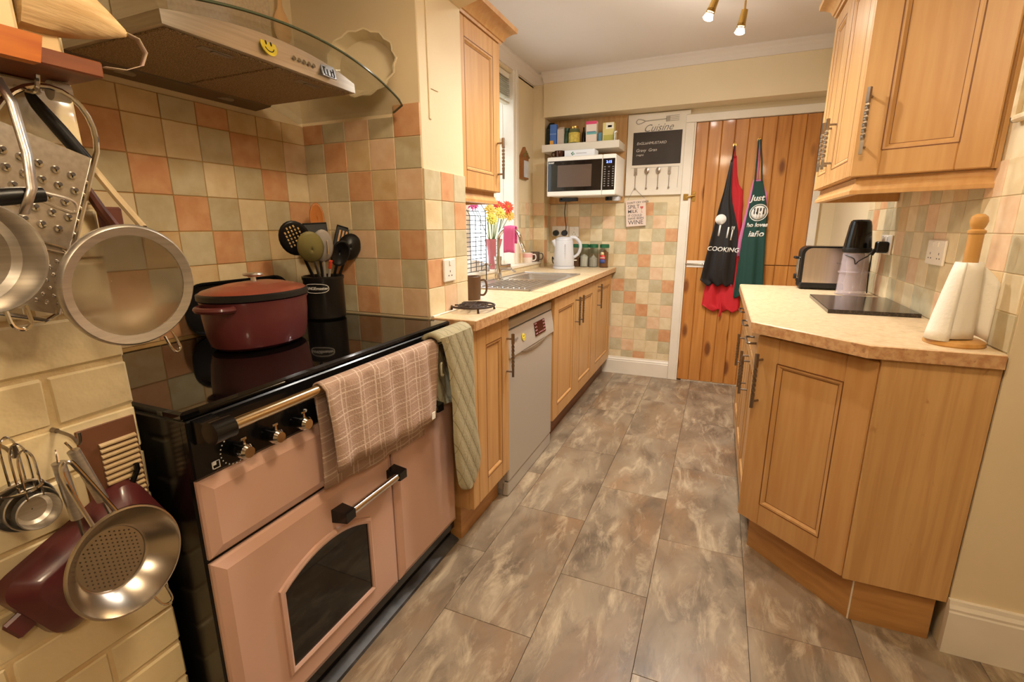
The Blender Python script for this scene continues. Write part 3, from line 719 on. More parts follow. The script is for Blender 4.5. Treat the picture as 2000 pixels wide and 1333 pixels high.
# --- cooker hood
hd=thing('cooker_hood','stainless steel cooker hood with arched glass canopy above the range','hood',(-1.25,.995,1.63))
HC=.995
def zg(y): return 1.690-.345*(y-HC)**2
def xg(y): return -.958-.042*((y-HC)/.47)**2
b=B(); P=[]
for i in range(29):
    y=.527+.936*i/28; row=[]
    rc=.06; e=min(y-.527,1.463-y); cut=(rc-math.sqrt(max(0,rc*rc-(rc-e)**2))) if e<rc else 0
    for j in range(9): row.append((XL+.004+(xg(y)-cut-XL-.004)*j/8,y,zg(y)))
    P.append(row)
b.grid(P); gl_=part('glass_canopy',b,glassg_m,hd,'curved clear glass canopy with green edge',solid=.006)
b=B(); b.tube([(row[-1][0]+.0005,row[-1][1],row[-1][2]) for row in P],.0034,6); part('glass_edge',b,glasse_m,gl_)
BY0,BY1=.715,1.278; XBF=-1.055; ZB=1.632
b=B(); 
n=12; rows=[]
for i in range(n+1):
    y=BY0+(BY1-BY0)*i/n; q=abs(2*i/n-1); zt_=zg(y)-.004
    zb=ZB if True else 0
    rows.append([(XL+.003,y,ZB),(XL+.003,y,zt_),(XBF+.012-.02*q*q,y,zt_),(XBF-.006*q*q,y,ZB)])
b.grid(rows,True); b.add(rows[0],[[0,1,2,3]]); b.add(rows[-1],[[3,2,1,0]]); part('body',b,brushed_m,hd)
filt_m=mat('filter_mesh',(176,156,124),.5,.35,c2=(120,102,78),scale=420,detail=0,lo=.45,hi=.55,bump=.5)
for ya,yb in((BY0+.012,HC-.004),(HC+.004,BY1-.012)):
    b=B(); b.box(XL+.085,XBF-.018,ya,yb,ZB-.004,ZB+.002,.0015); f_=part('filter',b,filt_m,hd)
    b=B(); ym=(ya+yb)/2; b.box(XBF-.062,XBF-.040,ym-.04,ym+.04,ZB-.0055,ZB-.0035,.0008); b.box(XBF-.057,XBF-.045,ym-.01,ym+.035,ZB-.007,ZB-.0055,.0006); part('filter_catch',b,iron_m,f_)
b=B(); b.prism([(XL+.006,ZB-.012),(XL+.075,ZB-.006),(XL+.085,ZB+.004),(XL+.006,ZB+.004)],BY0,BY1,'y'); ls=part('lamp_strip',b,mat('dark_steel',(120,104,82),.4,.5),hd)
for y in(.86,1.14):
    b=B(); b.cyl((XL+.042,y,ZB-.0095),(XL+.042,y,ZB-.006),.024,n=20); part('downlight',b,mat('lamp_glass_%d'%(y*100),(150,140,122),.3),ls)
up_=Vector((-.25,0,1))
for k in range(5):
    y=1.035+.0165*k; b=B(); b.cyl((XBF+.001,y,ZB+.025),(XBF+.0095,y,ZB+.027),.0055,n=14); part('button',b,chrome_m,hd)
b=B(); b.M=face((XBF+.0075,1.155,ZB+.0275),(0,1,0),up_); b.box(-.026,.026,-.0175,.0175,-.002,.0015,.001); pq=part('nameplate',b,mat('nameplate',(168,170,174),.25,.6),hd,'small blue-grey picture badge')
b=B(); b.M=face((XBF+.0075,1.155,ZB+.0275),(0,1,0),up_)
for (x0,x1,y0,y1) in((-.02,-.016,-.012,.008),(-.02,-.012,.004,.008),(-.008,-.004,-.012,.003),(.006,.010,-.012,.004),(.016,.020,-.012,.009),(.008,.02,-.002,.001),(-.018,.019,-.0145,-.013)): b.box(x0,x1,y0,y1,.001,.0023)
part('badge_marks',b,dark_print,pq)
smiley(hd,face((XBF+.0095,.957,ZB+.030),(0,1,0),up_),.0225)
b=B(); b.box(XL+.003,-1.262,.875,1.172,1.66,2.4,.006); part('chimney',b,steel_m,hd)
b=B(); b.box(XL+.003,-1.32,1.172,1.235,1.66,2.4,.01); part('duct_cover',b,steel_m,hd)

# wooden spoon hanging on the alcove wall beside the chimney
b=B(); b.lathe([(.001,0),(.018,.006),(.033,.035),(.036,.06),(.028,.09),(.013,.115),(.0095,.13),(.0085,.36),(.001,.365)],20,(-1.455,1.398,1.848),.45,1)
single('wooden_spoon',b,mat('pale_wood',(222,180,128),.55),'pale wooden spoon hanging on the wall beside the hood chimney','spoon')
# fluted cream dish leaning on the side wall, standing on the glass canopy
b=B(); M=Matrix.Translation((-1.13,1.425,1.757))@Matrix.Rotation(math.radians(94),4,'X')
def flute(r,z,n=56):
    return [M@Vector(((r+.004*cos(14*2*PI*k/n)*(r>.09))*cos(2*PI*k/n)*1.22,(r+.004*cos(14*2*PI*k/n)*(r>.09))*sin(2*PI*k/n)*.82,z)) for k in range(n)]
G=[flute(.001,.0),flute(.09,.0),flute(.112,.035),flute(.118,.036),flute(.116,.031),flute(.092,-.005),flute(.001,-.005)]
b.grid(G,True); single('pie_dish',b,mat('cream_ceramic',(236,220,184),.25,coat=.3),'cream fluted pie dish leaning in the alcove on the hood glass','dish')

# --- oval casserole
cs=thing('casserole','oval burgundy cast iron casserole with brass knob lid on the hob','pot',(-1.222,.975,.905))
ang_=math.radians(101)
Mc=Matrix.Translation((-1.222,.975,.906))@Matrix.Rotation(ang_,4,'Z')
def ell(prof,n=44,a=.156,c=.124): 
    return [[Mc@Vector(((a+r)*cos(2*PI*k/n) if r>-.5 else 0,(c+r)*sin(2*PI*k/n) if r>-.5 else 0,z)) for k in range(n)] for r,z in prof]
b=B(); G=ell([(-.055,0),(-.028,.002),(-.014,.012),(-.006,.04),(-.001,.09),(.0,.128),(.002,.136),(-.006,.137),(-.008,.13),(-.016,.03),(-.04,.008)]); b.grid(G,True); b.add(G[0],[list(range(44))]); b.add(G[-1],[list(range(44))]); part('pot',b,burg_m,cs)
for s in(-1,1):
    b=B(); pts=[Mc@Vector((s*(.143+.040*sin(PI*i/10)),.052*cos(PI*i/10),.122)) for i in range(11)]; b.tube(pts,.0085,8); part('side_handle',b,burg_m,cs)
b=B(); G=ell([(.003,.138),(.006,.140),(.006,.153),(.0,.157)]); b.grid(G,True); b.add(G[0],[list(range(44))]); ld=part('lid_rim',b,blackp_m,cs,'black lid rim')
b=B(); G=ell([(.0,.156),(-.006,.161),(-.030,.168),(-.034,.1665),(-.06,.175),(-.064,.1735),(-.09,.179),(-.1,.180)]); b.grid(G,True); b.add(G[-1],[list(range(44))]); ldm=part('lid',b,burglid_m,cs,'red-brown domed lid')
b=B(); b.lathe([(.008,.178),(.007,.192),(.024,.196),(.027,.199),(.024,.203),(.001,.204)],20,(-1.222,.975,.906)); part('knob',b,steel_m,ldm)
# black roasting tin standing behind it
b=B(); 
def rrect(y0,y1,z0,z1,r,x,n=6):
    P=[]
    for cy_,cz_,a in((y1-r,z1-r,0),(y0+r,z1-r,PI/2),(y0+r,z0+r,PI),(y1-r,z0+r,1.5*PI)):
        for i in range(n+1): P.append((x,cy_+r*cos(a+PI/2*i/n),cz_+r*sin(a+PI/2*i/n)))
    return P
G=[rrect(.93,1.27,.915,1.055,.05,-1.476),rrect(.915,1.285,.908,1.066,.06,-1.44),rrect(.905,1.295,.907,1.072,.065,-1.438),rrect(.905,1.295,.907,1.072,.065,-1.442),rrect(.925,1.275,.917,1.06,.05,-1.470)]
b.grid(G,True); b.add(G[0],[list(range(28))]); b.add(G[-1],[list(range(28))]); single('roasting_tin',b,blackp_m,'black roasting tin standing against the tiles behind the casserole','tin')

# --- utensil crock
CX,CYc=-1.342,1.362
cr=thing('utensil_crock','black ceramic utensil crock with oval maker badge in the hob corner','crock',(CX,CYc,.905))
b=B(); b.lathe([(.001,0),(.066,0),(.071,.006),(.071,.140),(.074,.147),(.074,.155),(.070,.157),(.065,.151),(.064,.02),(.001,.015)],36,(CX,CYc,.906)); part('jar',b,mat('black_glaze',(26,24,23),.3,c2=(34,31,29),scale=9),cr)
ad=Vector((-CX,-CYc,0)).normalized(); tang=Vector((-ad.y,ad.x,0))
adm=(Matrix.Rotation(math.radians(-24),3,'Z')@ad); 
def onjar(u,z): 
    a=math.atan2(adm.y,adm.x)+u/.0715; return Vector((CX+.0722*cos(a),CYc+.0722*sin(a),z))
b=B(); pts=[]
for i in range(40):
    t=2*PI*i/40; u=.046*(abs(cos(t))**.45)*(1 if cos(t)>0 else -1); v=.0165*(abs(sin(t))**.7)*(1 if sin(t)>0 else -1)*(1-.25*(u/.046)**2); pts.append(onjar(u,1.022+v))
b.tube(pts,.0011,6,closed=True); bd=part('badge_outline',b,white_print,cr)
tb=B().text('RANGEmaster',.0145,Matrix.Identity(4),bold=.0002)
bb=B(); bb.add([onjar(v.x,1.022+v.y)+adm*(v.z+.0003) for v in tb.v],tb.f); part('badge_lettering',bb,white_print,bd)
gu='kitchen utensils in the black crock'
def uten(name,tip,base,label,headf,hm,sm,r=.0055,z0=.93,col=None):
    t=thing(name,label,'utensil',(base[0],base[1],.925),gu)
    b=B(); b0=Vector((base[0],base[1],z0)); tp=Vector(tip); d=(tp-b0).normalized()
    b.tube([b0,b0+(tp-b0)*.5,tp],[r,r,r*.85],8); part('handle',b,sm,t)
    # head frame: z along the shaft, x roughly facing the room
    f=Vector((.79,-.61,0)); f=(f-d*f.dot(d)).normalized(); s=d.cross(f)
    M=Matrix(((s.x,f.x,d.x,tp.x),(s.y,f.y,d.y,tp.y),(s.z,f.z,d.z,tp.z),(0,0,0,1)))
    headf(t,M,hm); return t
def spoonhead(w,h,dep=.014,holes=None,back=True,tilt=0):
    def fn(t,M,m):
        b=B(); n=24; M=M@Matrix.Rotation(tilt,4,'Y'); rings=[]
        for q in(1,.85,.6,.3,.001):
            rings.append([M@Vector((w/2*q*cos(2*PI*k/n),(dep*(1-q*q))*(1 if back else -1),h*.42+h*.5*q*sin(2*PI*k/n))) for k in range(n)])
        b.grid(rings,True); part('head',b,m,t,solid=.004)
        if holes:
            b=B(); b.M=M
            for (hx,hz,hw,hh) in holes: b.box(hx-hw,hx+hw,-.006+dep*(.6 if back else -1.05),.006+dep*(1.05 if back else -.6),hz-hh,hz+hh)
            part('hole',b,mat('hole_tan_'+t.name,(214,180,120),.7),t,kind='stuff')
    return fn
def slathead(w,h,slots):
    def fn(t,M,m):
        b=B(); b.M=M; b.box(-w/2,w/2,-.003,.003,0,h,.0028); b.cyl((-w/2*.98,0,h),(w/2*.98,0,h),.0035,n=8); part('head',b,m,t)
        if slots:
            b=B(); b.M=M
            for x in slots: b.box(x-.003,x+.003,-.0036,.0042,h*.35,h*.85)
            part('slot',b,mat('slot_tan_'+t.name,(214,170,120),.7),t,kind='stuff')
    return fn
hol=[(x*.011,.062+z*.0125,.0022,.0022) for x in range(-2,3) for z in range(-2,4) if abs(x)+abs(z)<5]
bk=blackp_m; gr=mat('grey_silicone',(168,162,156),.45); olv=mat('olive_silicone',(134,126,78),.42)
uten('skimmer',(-1.315,1.247,1.155),(-1.35,1.385),'black nylon skimmer with round holes, leftmost in the crock',spoonhead(.098,.128,.008,hol),bk,bk)
uten('silicone_spoon',(-1.288,1.275,1.128),(-1.35,1.388),'olive green silicone spoon in the crock',spoonhead(.084,.122,.018,None),olv,steel_m)
uten('silicone_spoon',(-1.285,1.315,1.125),(-1.35,1.38),'grey silicone spoon in the crock',spoonhead(.070,.125,.016,[(.014,.055,.0012,.024)]),gr,gr)
uten('wooden_spoon',(-1.385,1.405,1.22),(-1.36,1.385),'wooden spoon standing tallest in the crock',spoonhead(.05,.115,.01,None,False),mat('spoon_face',(196,122,56),.45),wood_m)
uten('fish_slice',(-1.375,1.385,1.165),(-1.35,1.38),'black nylon fish slice behind the wooden spoon in the crock',slathead(.085,.085,None),bk,bk)
uten('slotted_turner',(-1.325,1.440,1.15),(-1.345,1.37),'black slotted turner at the right of the crock',slathead(.055,.09,(-.012,0,.012)),bk,bk)
uten('ladle',(-1.292,1.434,1.125),(-1.347,1.373),'black nylon ladle drooping over the right of the crock',spoonhead(.080,.10,.022,None,True),bk,bk)
uten('pasta_server',(-1.278,1.372,1.105),(-1.36,1.37),'black pasta server with rimmed head in the middle of the crock',spoonhead(.062,.10,.016,None,False),bk,bk)
uten('spatula',(-1.281,1.337,1.09),(-1.352,1.37),'short red tipped spatula at the front of the crock',slathead(.012,.032,None),mat('red_silicone',(214,66,40),.45),gr)

# --- tea towel on the rail
tow_m=mat('tea_towel',(176,150,134),.9,bump=.5,bscale=220)
nt=tow_m.node_tree;N=nt.nodes;L=nt.links
tc=N.new('ShaderNodeTexCoord'); nz=N.new('ShaderNodeTexNoise'); nz.inputs['Scale'].default_value=14
vm=N.new('ShaderNodeVectorMath');vm.operation='MULTIPLY_ADD';L.new(tc.outputs['UV'],vm.inputs[0]) if False else L.new(tc.outputs['Object'],vm.inputs[0])
L.new(tc.outputs['Object'],nz.inputs['Vector'])
vm.inputs[1].default_value=(1,1,1); sc_=N.new('ShaderNodeVectorMath');sc_.operation='SCALE';sc_.inputs[3].default_value=.006;L.new(nz.outputs['Color'],sc_.inputs[0]);L.new(sc_.outputs[0],vm.inputs[2])
sp=N.new('ShaderNodeSeparateXYZ');L.new(vm.outputs[0],sp.inputs[0])
def lines(out,period,width,shift=0):
    a=N.new('ShaderNodeMath');a.operation='MULTIPLY_ADD';a.inputs[1].default_value=1/period;a.inputs[2].default_value=shift;L.new(out,a.inputs[0])
    f=N.new('ShaderNodeMath');f.operation='FRACT';L.new(a.outputs[0],f.inputs[0])
    l=N.new('ShaderNodeMath');l.operation='LESS_THAN';l.inputs[1].default_value=width;L.new(f.outputs[0],l.inputs[0]);return l.outputs[0]
o1=lines(sp.outputs[1],.062,.07);o2=lines(sp.outputs[2],.052,.07,.3);o3=lines(sp.outputs[2],.026,.05,.1);o4=lines(sp.outputs[1],.062,.04,.75)
def mx(a,b_):
    m_=N.new('ShaderNodeMath');m_.operation='MAXIMUM';L.new(a,m_.inputs[0]);L.new(b_,m_.inputs[1]);return m_.outputs[0]
allm=mx(mx(o1,o2),mx(o3,o4)); mm=N.new('ShaderNodeMath');mm.operation='MULTIPLY';mm.inputs[1].default_value=.7;L.new(allm,mm.inputs[0])
mxn=N.new('ShaderNodeMix');mxn.data_type='RGBA';mxn.inputs[6].default_value=lin((176,148,130));mxn.inputs[7].default_value=lin((222,204,190));L.new(mm.outputs[0],mxn.inputs[0]);L.new(mxn.outputs[2],N['Principled BSDF'].inputs['Base Color'])
b=B(); P=[]; ny=30
for j in range(ny+1):
    q=j/ny; row=[]
    ripple=lambda z:.006*sin(q*17+1)*(1-(z-.5)/.4)+.004*sin(q*31+z*9)
    zf=.655-.035*q+.004*sin(q*9); zb_=.600-.040*q+.003*sin(q*8+1)
    yl=lambda z:.790+.012*sin((.88-z)*8); yr=lambda z:1.282-.035*(.88-z)/.3
    zr=.868
    def pt(x,z): 
        a=yl(z)+( .03*(.88-z)/.25 if False else 0); return (x,a+(yr(z)-a)*q,z)
    for i in range(9): z=zb_+(zr-zb_)*i/8; row.append(pt(-.848+ripple(z)*.5+.004*(i/8),z))
    for i in range(1,8): a=PI*(1-i/8); row.append(pt(-.826+.0165*cos(a),zr+.0165*sin(a)))
    for i in range(9): z=zr-(zr-zf)*i/8; row.append(pt(-.808+ripple(z)*1.0+.006*i/8,z))
    P.append(row)
b.grid(P); tw_=thing('tea_towel','beige checked tea towel hanging over the cooker rail','towel',(-.826,1.03,.6))
part('cloth',b,tow_m,tw_,solid=.004,ang=80)
b=B(); b.box(-.806,-.804,1.226,1.246,.628,.652,.0008); part('care_tag',b,paper_m,tw_)
# --- quilted oven glove
gv=thing('oven_glove','sage green quilted double oven glove over the right end of the cooker rail','oven glove',(-.8,1.4,.29))
gm=mat('sage_quilt',(168,160,130),.9,bump=.35,bscale=130)
def stripes(m,specs,col,amt,base):
    nt=m.node_tree;N=nt.nodes;L=nt.links;tc=N.new('ShaderNodeTexCoord');out=None
    for (vx,vy,vz,period,width) in specs:
        dp=N.new('ShaderNodeVectorMath');dp.operation='DOT_PRODUCT';dp.inputs[1].default_value=(vx/period,vy/period,vz/period);L.new(tc.outputs['Object'],dp.inputs[0])
        fr_=N.new('ShaderNodeMath');fr_.operation='FRACT';L.new(dp.outputs['Value'],fr_.inputs[0])
        lt=N.new('ShaderNodeMath');lt.operation='LESS_THAN';lt.inputs[1].default_value=width;L.new(fr_.outputs[0],lt.inputs[0])
        if out is None: out=lt.outputs[0]
        else:
            mm_=N.new('ShaderNodeMath');mm_.operation='MAXIMUM';L.new(out,mm_.inputs[0]);L.new(lt.outputs[0],mm_.inputs[1]);out=mm_.outputs[0]
    ml=N.new('ShaderNodeMath');ml.operation='MULTIPLY';ml.inputs[1].default_value=amt;L.new(out,ml.inputs[0])
    mx_=N.new('ShaderNodeMix');mx_.data_type='RGBA';mx_.inputs[6].default_value=lin(base);mx_.inputs[7].default_value=lin(col);L.new(ml.outputs[0],mx_.inputs[0]);L.new(mx_.outputs[2],N['Principled BSDF'].inputs['Base Color'])
stripes(gm,[(0,.86,.5,.042,.06),(0,.86,-.5,.075,.03)],(120,112,84),.8,(168,160,130))
Lf=[(.893,1.262,1.470),(.866,1.278,1.484),(.82,1.294,1.487),(.764,1.309,1.487),(.70,1.317,1.487),(.646,1.323,1.487),(.59,1.324,1.488),(.535,1.324,1.492),(.48,1.327,1.502),(.43,1.332,1.514),(.379,1.338,1.522),(.34,1.347,1.516),(.31,1.366,1.492),(.292,1.392,1.462),(.284,1.412,1.440)]
def pad(xc,T,xoff=0):
    b=B(); n=22; rings=[]
    TT=[]
    for i in range(len(T)-1): TT+=[tuple(T[i][k]+(T[i+1][k]-T[i][k])*s/4 for k in range(3)) for s in range(4)]
    TT.append(T[-1])
    for z,ya,yb in TT:
        ring=[]
        for k in range(2*n):
            s=1 if k<n else -1; q=(k if k<n else 2*n-1-k)/(n-1); y=ya+(yb-ya)*q
            quilt=.0032*(abs(sin(((ya+(yb-ya)*q)*.86+z*.5)/.042*PI)))**.5
            th=(.0075+.004*sin(PI*min(1,max(0,(.62-z)/.33))) )*(max(0,1-(2*q-1)**4))**.5+quilt*min(1,8*q*(1-q))
            ring.append((xc+s*th+xoff*(.9-z),y,z))
        rings.append(ring)
    b.grid(rings,True); b.add(rings[0],[list(range(2*n))]); b.add(rings[-1],[list(range(2*n))[::-1]]); return b
b=pad(-.785,Lf,.0); part('front_mitt',b,gm,gv,ang=75)
Bk=[(z if z>.7 else .62+(z-.284)*(.08/.416),max(1.300,ya-.0),yb-.035) for z,ya,yb in Lf]
b=pad(-.851,Bk); part('back_mitt',b,gm,gv,ang=75)
b=B(); P=[]
for j in range(9):
    q=j/8; P.append([(-.8205-.0305*cos(a)*1.0,1.264+.208*q,.880+.020*sin(a)) for a in [PI*i/8 for i in range(9)]])
b.grid(P); part('strap',b,gm,gv,solid=.014,ang=75)
b=B(); b.tube([(-.805,1.300,.80),(-.80,1.286,.80),(-.798,1.283,.765),(-.803,1.300,.76)],.004,6); part('hanging_loop',b,gm,gv)
# ================================================================ THINGS ON THE BRICK PIER
def HM(y,z,x,rot=0,tx=0,ty=0):
    """local x -> along the pier (+y), local y -> up, local z -> out into the room"""
    return face((x,y,z),(0,1,0))@Matrix.Rotation(math.radians(rot),4,'Z')@Matrix.Rotation(math.radians(tx),4,'X')@Matrix.Rotation(math.radians(ty),4,'Y')
GH='utensils hung on the painted brick pier'
sh=thing('wall_shelf','red-brown wooden shelf with orange front lip, top left on the brick pier','shelf',(-.92,.2,1.455))
b=B(); b.box(-.976,-.868,-.25,.486,1.452,1.474,.002); part('board',b,shelfw_m,sh)
b=B(); b.prism([(-.25,1.448),(.402,1.448),(.410,1.483),(-.25,1.483)],-.868,-.850,'x'); part('front_lip',b,orangew_m,sh)
b=B(); b.box(-.962,-.872,.20,.398,1.475,1.62,.006); single('white_tin',b,mat('cream_tin',(226,206,160),.4),'plain cream storage tin on the red-brown shelf','tin')
pk=thing('paper_packet','tapered cream paper packet with purple ribbon loop lying on the shelf end','packet',(-.92,.47,1.475))
b=B(); rings=[]
for i in range(10):
    q=i/9; y=.405+.140*q; w=.034*(1-q**2.2)+.003; zc=1.56-.024*q; h=.060*(1-q**1.5)+.006; n=18
    rings.append([(-.90+w*cos(2*PI*k/n)*(1+.10*sin(5*k)),y,zc+h*sin(2*PI*k/n)*(1+.07*cos(7*k))) for k in range(n)])
b.grid(rings,True); b.add(rings[0],[list(range(18))]); b.add(rings[-1],[list(range(18))[::-1]]); part('packet_body',b,mat('crinkled_paper',(226,198,150),.7,c2=(196,160,110),scale=30,st=(1,.3,3),bump=.6),pk)
b=B(); b.tube([(-.90,.478,1.548),(-.90,.546,1.535)],.004,6); b.box(-.905,-.895,.408,.452,1.475,1.512,.003); part('packet_foot',b,mat('packet_foot',(214,186,136),.6),pk)
b=B(); pts=[(-.90,.545,1.536),(-.90,.562,1.533),(-.90,.571,1.515),(-.90,.562,1.494),(-.90,.535,1.480),(-.90,.505,1.4765)]
P=[[(p[0]+w,p[1],p[2]) for w in(-.006,.006)] for p in pts]; b.grid(P); part('ribbon',b,mat('ribbon',(168,134,140),.6,c2=(196,176,136),scale=20),pk,solid=.0012)

def hook(y,z,lab):
    b=B(); b.cyl((XB-.002,y,z),(XB+.012,y,z),.004,n=8); b.tube([(XB+.01,y,z),(XB+.05,y,z-.002),(XB+.068,y,z-.012),(XB+.075,y,z-.004),(XB+.076,y,z+.008)],.0026,6); return single('wall_hook',b,iron_m,lab,'hook',GH)
hook(.375,.913,'iron hook holding the colander on the brick pier'); hook(.300,.925,'iron hook holding the measuring cups on the brick pier')
hr=thing('hook_rail','white hook rail with round end knob under the red-brown shelf','hook rail',(-.95,.42,1.42))
b=B(); b.box(XB,XB+.012,.20,.452,1.432,1.450,.003); part('rail',b,plasticw_m,hr)
b=B(); b.cyl((XB+.03,.452,1.437),(XB+.03,.475,1.437),.014,n=20); part('knob',b,plasticw_m,hr)
for y in(.30,.36,.42):
    b=B(); b.tube([(XB+.01,y,1.437),(XB+.05,y,1.425),(XB+.068,y,1.43),(XB+.075,y,1.445)],.003,6); part('hook',b,chrome_m,hr)

# flat grater
g=thing('grater','flat steel grater with wire bow handle hanging from the hook rail','grater',(-.9,.375,1.12),GH)
M=HM(.384,1.244,-.934,-21,0,-4); W_,H_=.058,.126
b=B(); b.M=M; b.box(-W_,W_,-H_,H_,-.001,.001); gp=part('plate',b,steel_m,g)
b=B(); b.M=M
pts=[(-W_,-H_,.002),(-W_,H_*.9,.002)]+[(-W_*1.02*cos(a),H_*.95+.085*sin(a),.004) for a in [PI*i/14 for i in range(1,14)]]+[(W_,H_*.9,.002),(W_,-H_,.002),(W_*.8,-H_-.012,.002),(-W_*.8,-H_-.012,.002)]
b.tube(pts,.004,8,closed=True); part('wire_frame',b,chrome_m,g)
hole_m=mat('hole_dark',(58,44,30),.6)
for r in range(5):
    for k in range(5):
        x=-.040+.0195*k+(.006 if r%2 else -.002); y=.088-.0215*r
        b=B(); b.M=M; n=12
        ri=[[(x+.0062*cos(2*PI*i/n),y+.0062*sin(2*PI*i/n),.001) for i in range(n)],[(x+.0045*cos(2*PI*i/n),y-.001+.0045*sin(2*PI*i/n),.005) for i in range(n)],[(x+.001*cos(2*PI*i/n),y-.002+.001*sin(2*PI*i/n),.0055) for i in range(n)]]
        b.grid(ri,True); tp_=part('tooth',b,chrome_m,gp)
        b=B(); b.M=M; b.cyl((x,y+.002,.0045),(x,y+.0025,.0059),.0030,n=10); part('hole',b,hole_m,tp_)
b=B(); b.M=M; b.tube([(-.042,-.024,.004),(.042,-.024,.004),(.046,-.028,.004),(.042,-.033,.004),(-.042,-.033,.004),(-.046,-.028,.004)],.0022,6,closed=True); part('slicing_slot',b,chrome_m,gp)
b=B(); b.M=M
for r in range(7):
    for k in range(8):
        x=-.044+.0125*k+(.006 if r%2 else 0); y=-.047-.0105*r; b.lathe([(.0035,.001),(.002,.0035),(.0008,.0042)],8,(x,y,0))
part('fine_teeth',b,chrome_m,gp,kind='stuff')

# sieve
sv=thing('sieve','large round fine-mesh sieve with steel rim hanging beside the cooker','sieve',(-.87,.472,1.045),GH)
M=HM(.470,1.143,-.866,0,6,0); r0=.097
b=B(); b.lathe([(r0-.001,.004),(r0+.001,.0),(r0,-.006),(r0-.015,-.004),(r0-.016,.001),(r0-.003,.0055)],56,(0,0,0),M=M,ring=True); part('rim',b,brushed_m,sv)
# close the rim loop
b=B(); prof=[(.082*cos(a),-.004-.052*sin(a)) for a in [PI/2*i/10 for i in range(11)]]; prof[-1]=(.0005,prof[-1][1]); 
vs=[]; n=48; rows_=[[M@Vector((r*cos(2*PI*k/n),r*sin(2*PI*k/n),z)) for k in range(n)] for r,z in prof]; b.grid(rows_,True)
mesh_m=mat('wire_mesh',(132,112,84),.5,.35,alpha=.70,c2=(120,102,76),scale=9); part('mesh_bowl',b,mesh_m,sv)
b=B(); b.M=M; b.tube([(.040,-.092,0),(.047,-.112,.002),(.056,-.124,.002),(.064,-.118,.002),(.058,-.100,.002),(.052,-.085,0)],.0022,6); part('rest_hook',b,chrome_m,sv)
b=B(); b.tube([(-.962,.432,1.432),(-.962,.440,1.415),(-.958,.460,1.382),(-.950,.486,1.335)],[.005,.009,.0105,.010],12); part('grip',b,blackp_m,sv)
b=B(); b.tube([(-.950,.486,1.335),(-.925,.502,1.285),(-.885,.512,1.235)],.006,8); part('handle_shaft',b,mat('pale_shaft',(206,184,146),.4,.4),sv)

# saucepan
sp_=thing('saucepan','small steel saucepan hanging at the left edge of the brick pier','saucepan',(-.88,.305,1.12),GH)
M=HM(.292,1.198,-.832,0,4,8); r0=.068
b=B(); b.lathe([(r0+.002,.0),(r0,.002),(r0-.002,-.001),(r0-.004,-.04),(r0-.012,-.048),(.001,-.049),(.001,-.052),(r0-.008,-.052),(r0,-.04),(r0+.001,-.002)],48,(0,0,0),M=M,ring=True); part('pan',b,brushed_m,sp_)
b=B(); b.M=M; b.tube([(.012,-.068,0),(.014,-.088,.004),(.026,-.094,.004),(.034,-.086,.004),(.034,-.064,0)],.0026,6); part('pouring_loop',b,chrome_m,sp_)
b=B(); P=[(-.880,.365,1.425),(-.868,.370,1.395),(-.850,.366,1.33),(-.838,.358,1.285),(-.834,.342,1.252)]
rows_=[[Vector(p)+Vector((0,w,0)) for w in(-.0055,.0055)] for p in P]; b.grid(rows_); part('handle',b,steel_m,sp_,solid=.003)
# peeler
pe=thing('peeler','black-handled peeler lying across the grater','peeler',(-.85,.34,1.262),GH)
b=B(); b.tube([(-.852,.290,1.258),(-.852,.305,1.268),(-.852,.34,1.275),(-.852,.374,1.279)],[.008,.0105,.0115,.010],12); part('grip',b,blackp_m,pe)
b=B(); b.tube([(-.852,.374,1.282),(-.852,.403,1.274),(-.852,.410,1.264),(-.852,.402,1.256),(-.852,.372,1.270)],.0022,6); part('blade_loop',b,steel_m,pe)
b=B(); b.box(-.972,-.966,.492,.53,1.225,1.27,.004); b.tube([(-.96,.474,1.31),(-.955,.492,1.265),(-.955,.508,1.235)],[.007,.008,.009],8); single('wooden_spatula',b,mat('dark_spatula',(96,52,38),.5),'dark wooden spatula end peeping out between grater and sieve','spatula',GH)

# measuring cups
for k,(dy,dz,dx,r) in enumerate(((0,0,0,.037),(.004,-.004,.012,.031),(.007,-.008,.022,.0255))):
    t=thing('measuring_cup',['largest steel measuring cup at the back of the nested set','middle steel measuring cup of the nested set','smallest steel measuring cup at the front of the nested set'][k],'measuring cup',(-.9,.3,.79),'measuring cups on the brick pier')
    M=HM(.299+dy,.834+dz,-.915+dx,0,-4,0)
    b=B(); b.lathe([(r+.0015,.0),(r,.0015),(r-.001,-.001),(r-.003,-.018),(r-.008,-.022),(.001,-.022),(.001,-.0235),(r-.006,-.0235),(r,-.016),(r+.001,-.002)],36,(0,0,0),M=M,ring=True); part('bowl',b,brushed_m,t)
    b=B(); b.M=M; w=.009; b.tube([(-w,r-.004,0),(-w,r+.05,.002),(-w*.6,r+.066,.002),(0,r+.071,.002),(w*.6,r+.066,.002),(w,r+.05,.002),(w,r-.004,0)],.0016,6); part('wire_handle',b,chrome_m,t)
b=B(); b.tube([(-.905,.270,.868),(-.90,.278,.862),(-.89,.30,.862),(-.895,.318,.868),(-.905,.305,.874)],.0022,6,closed=True); single('key_ring',b,chrome_m,'steel ring around the measuring cup handles','ring')

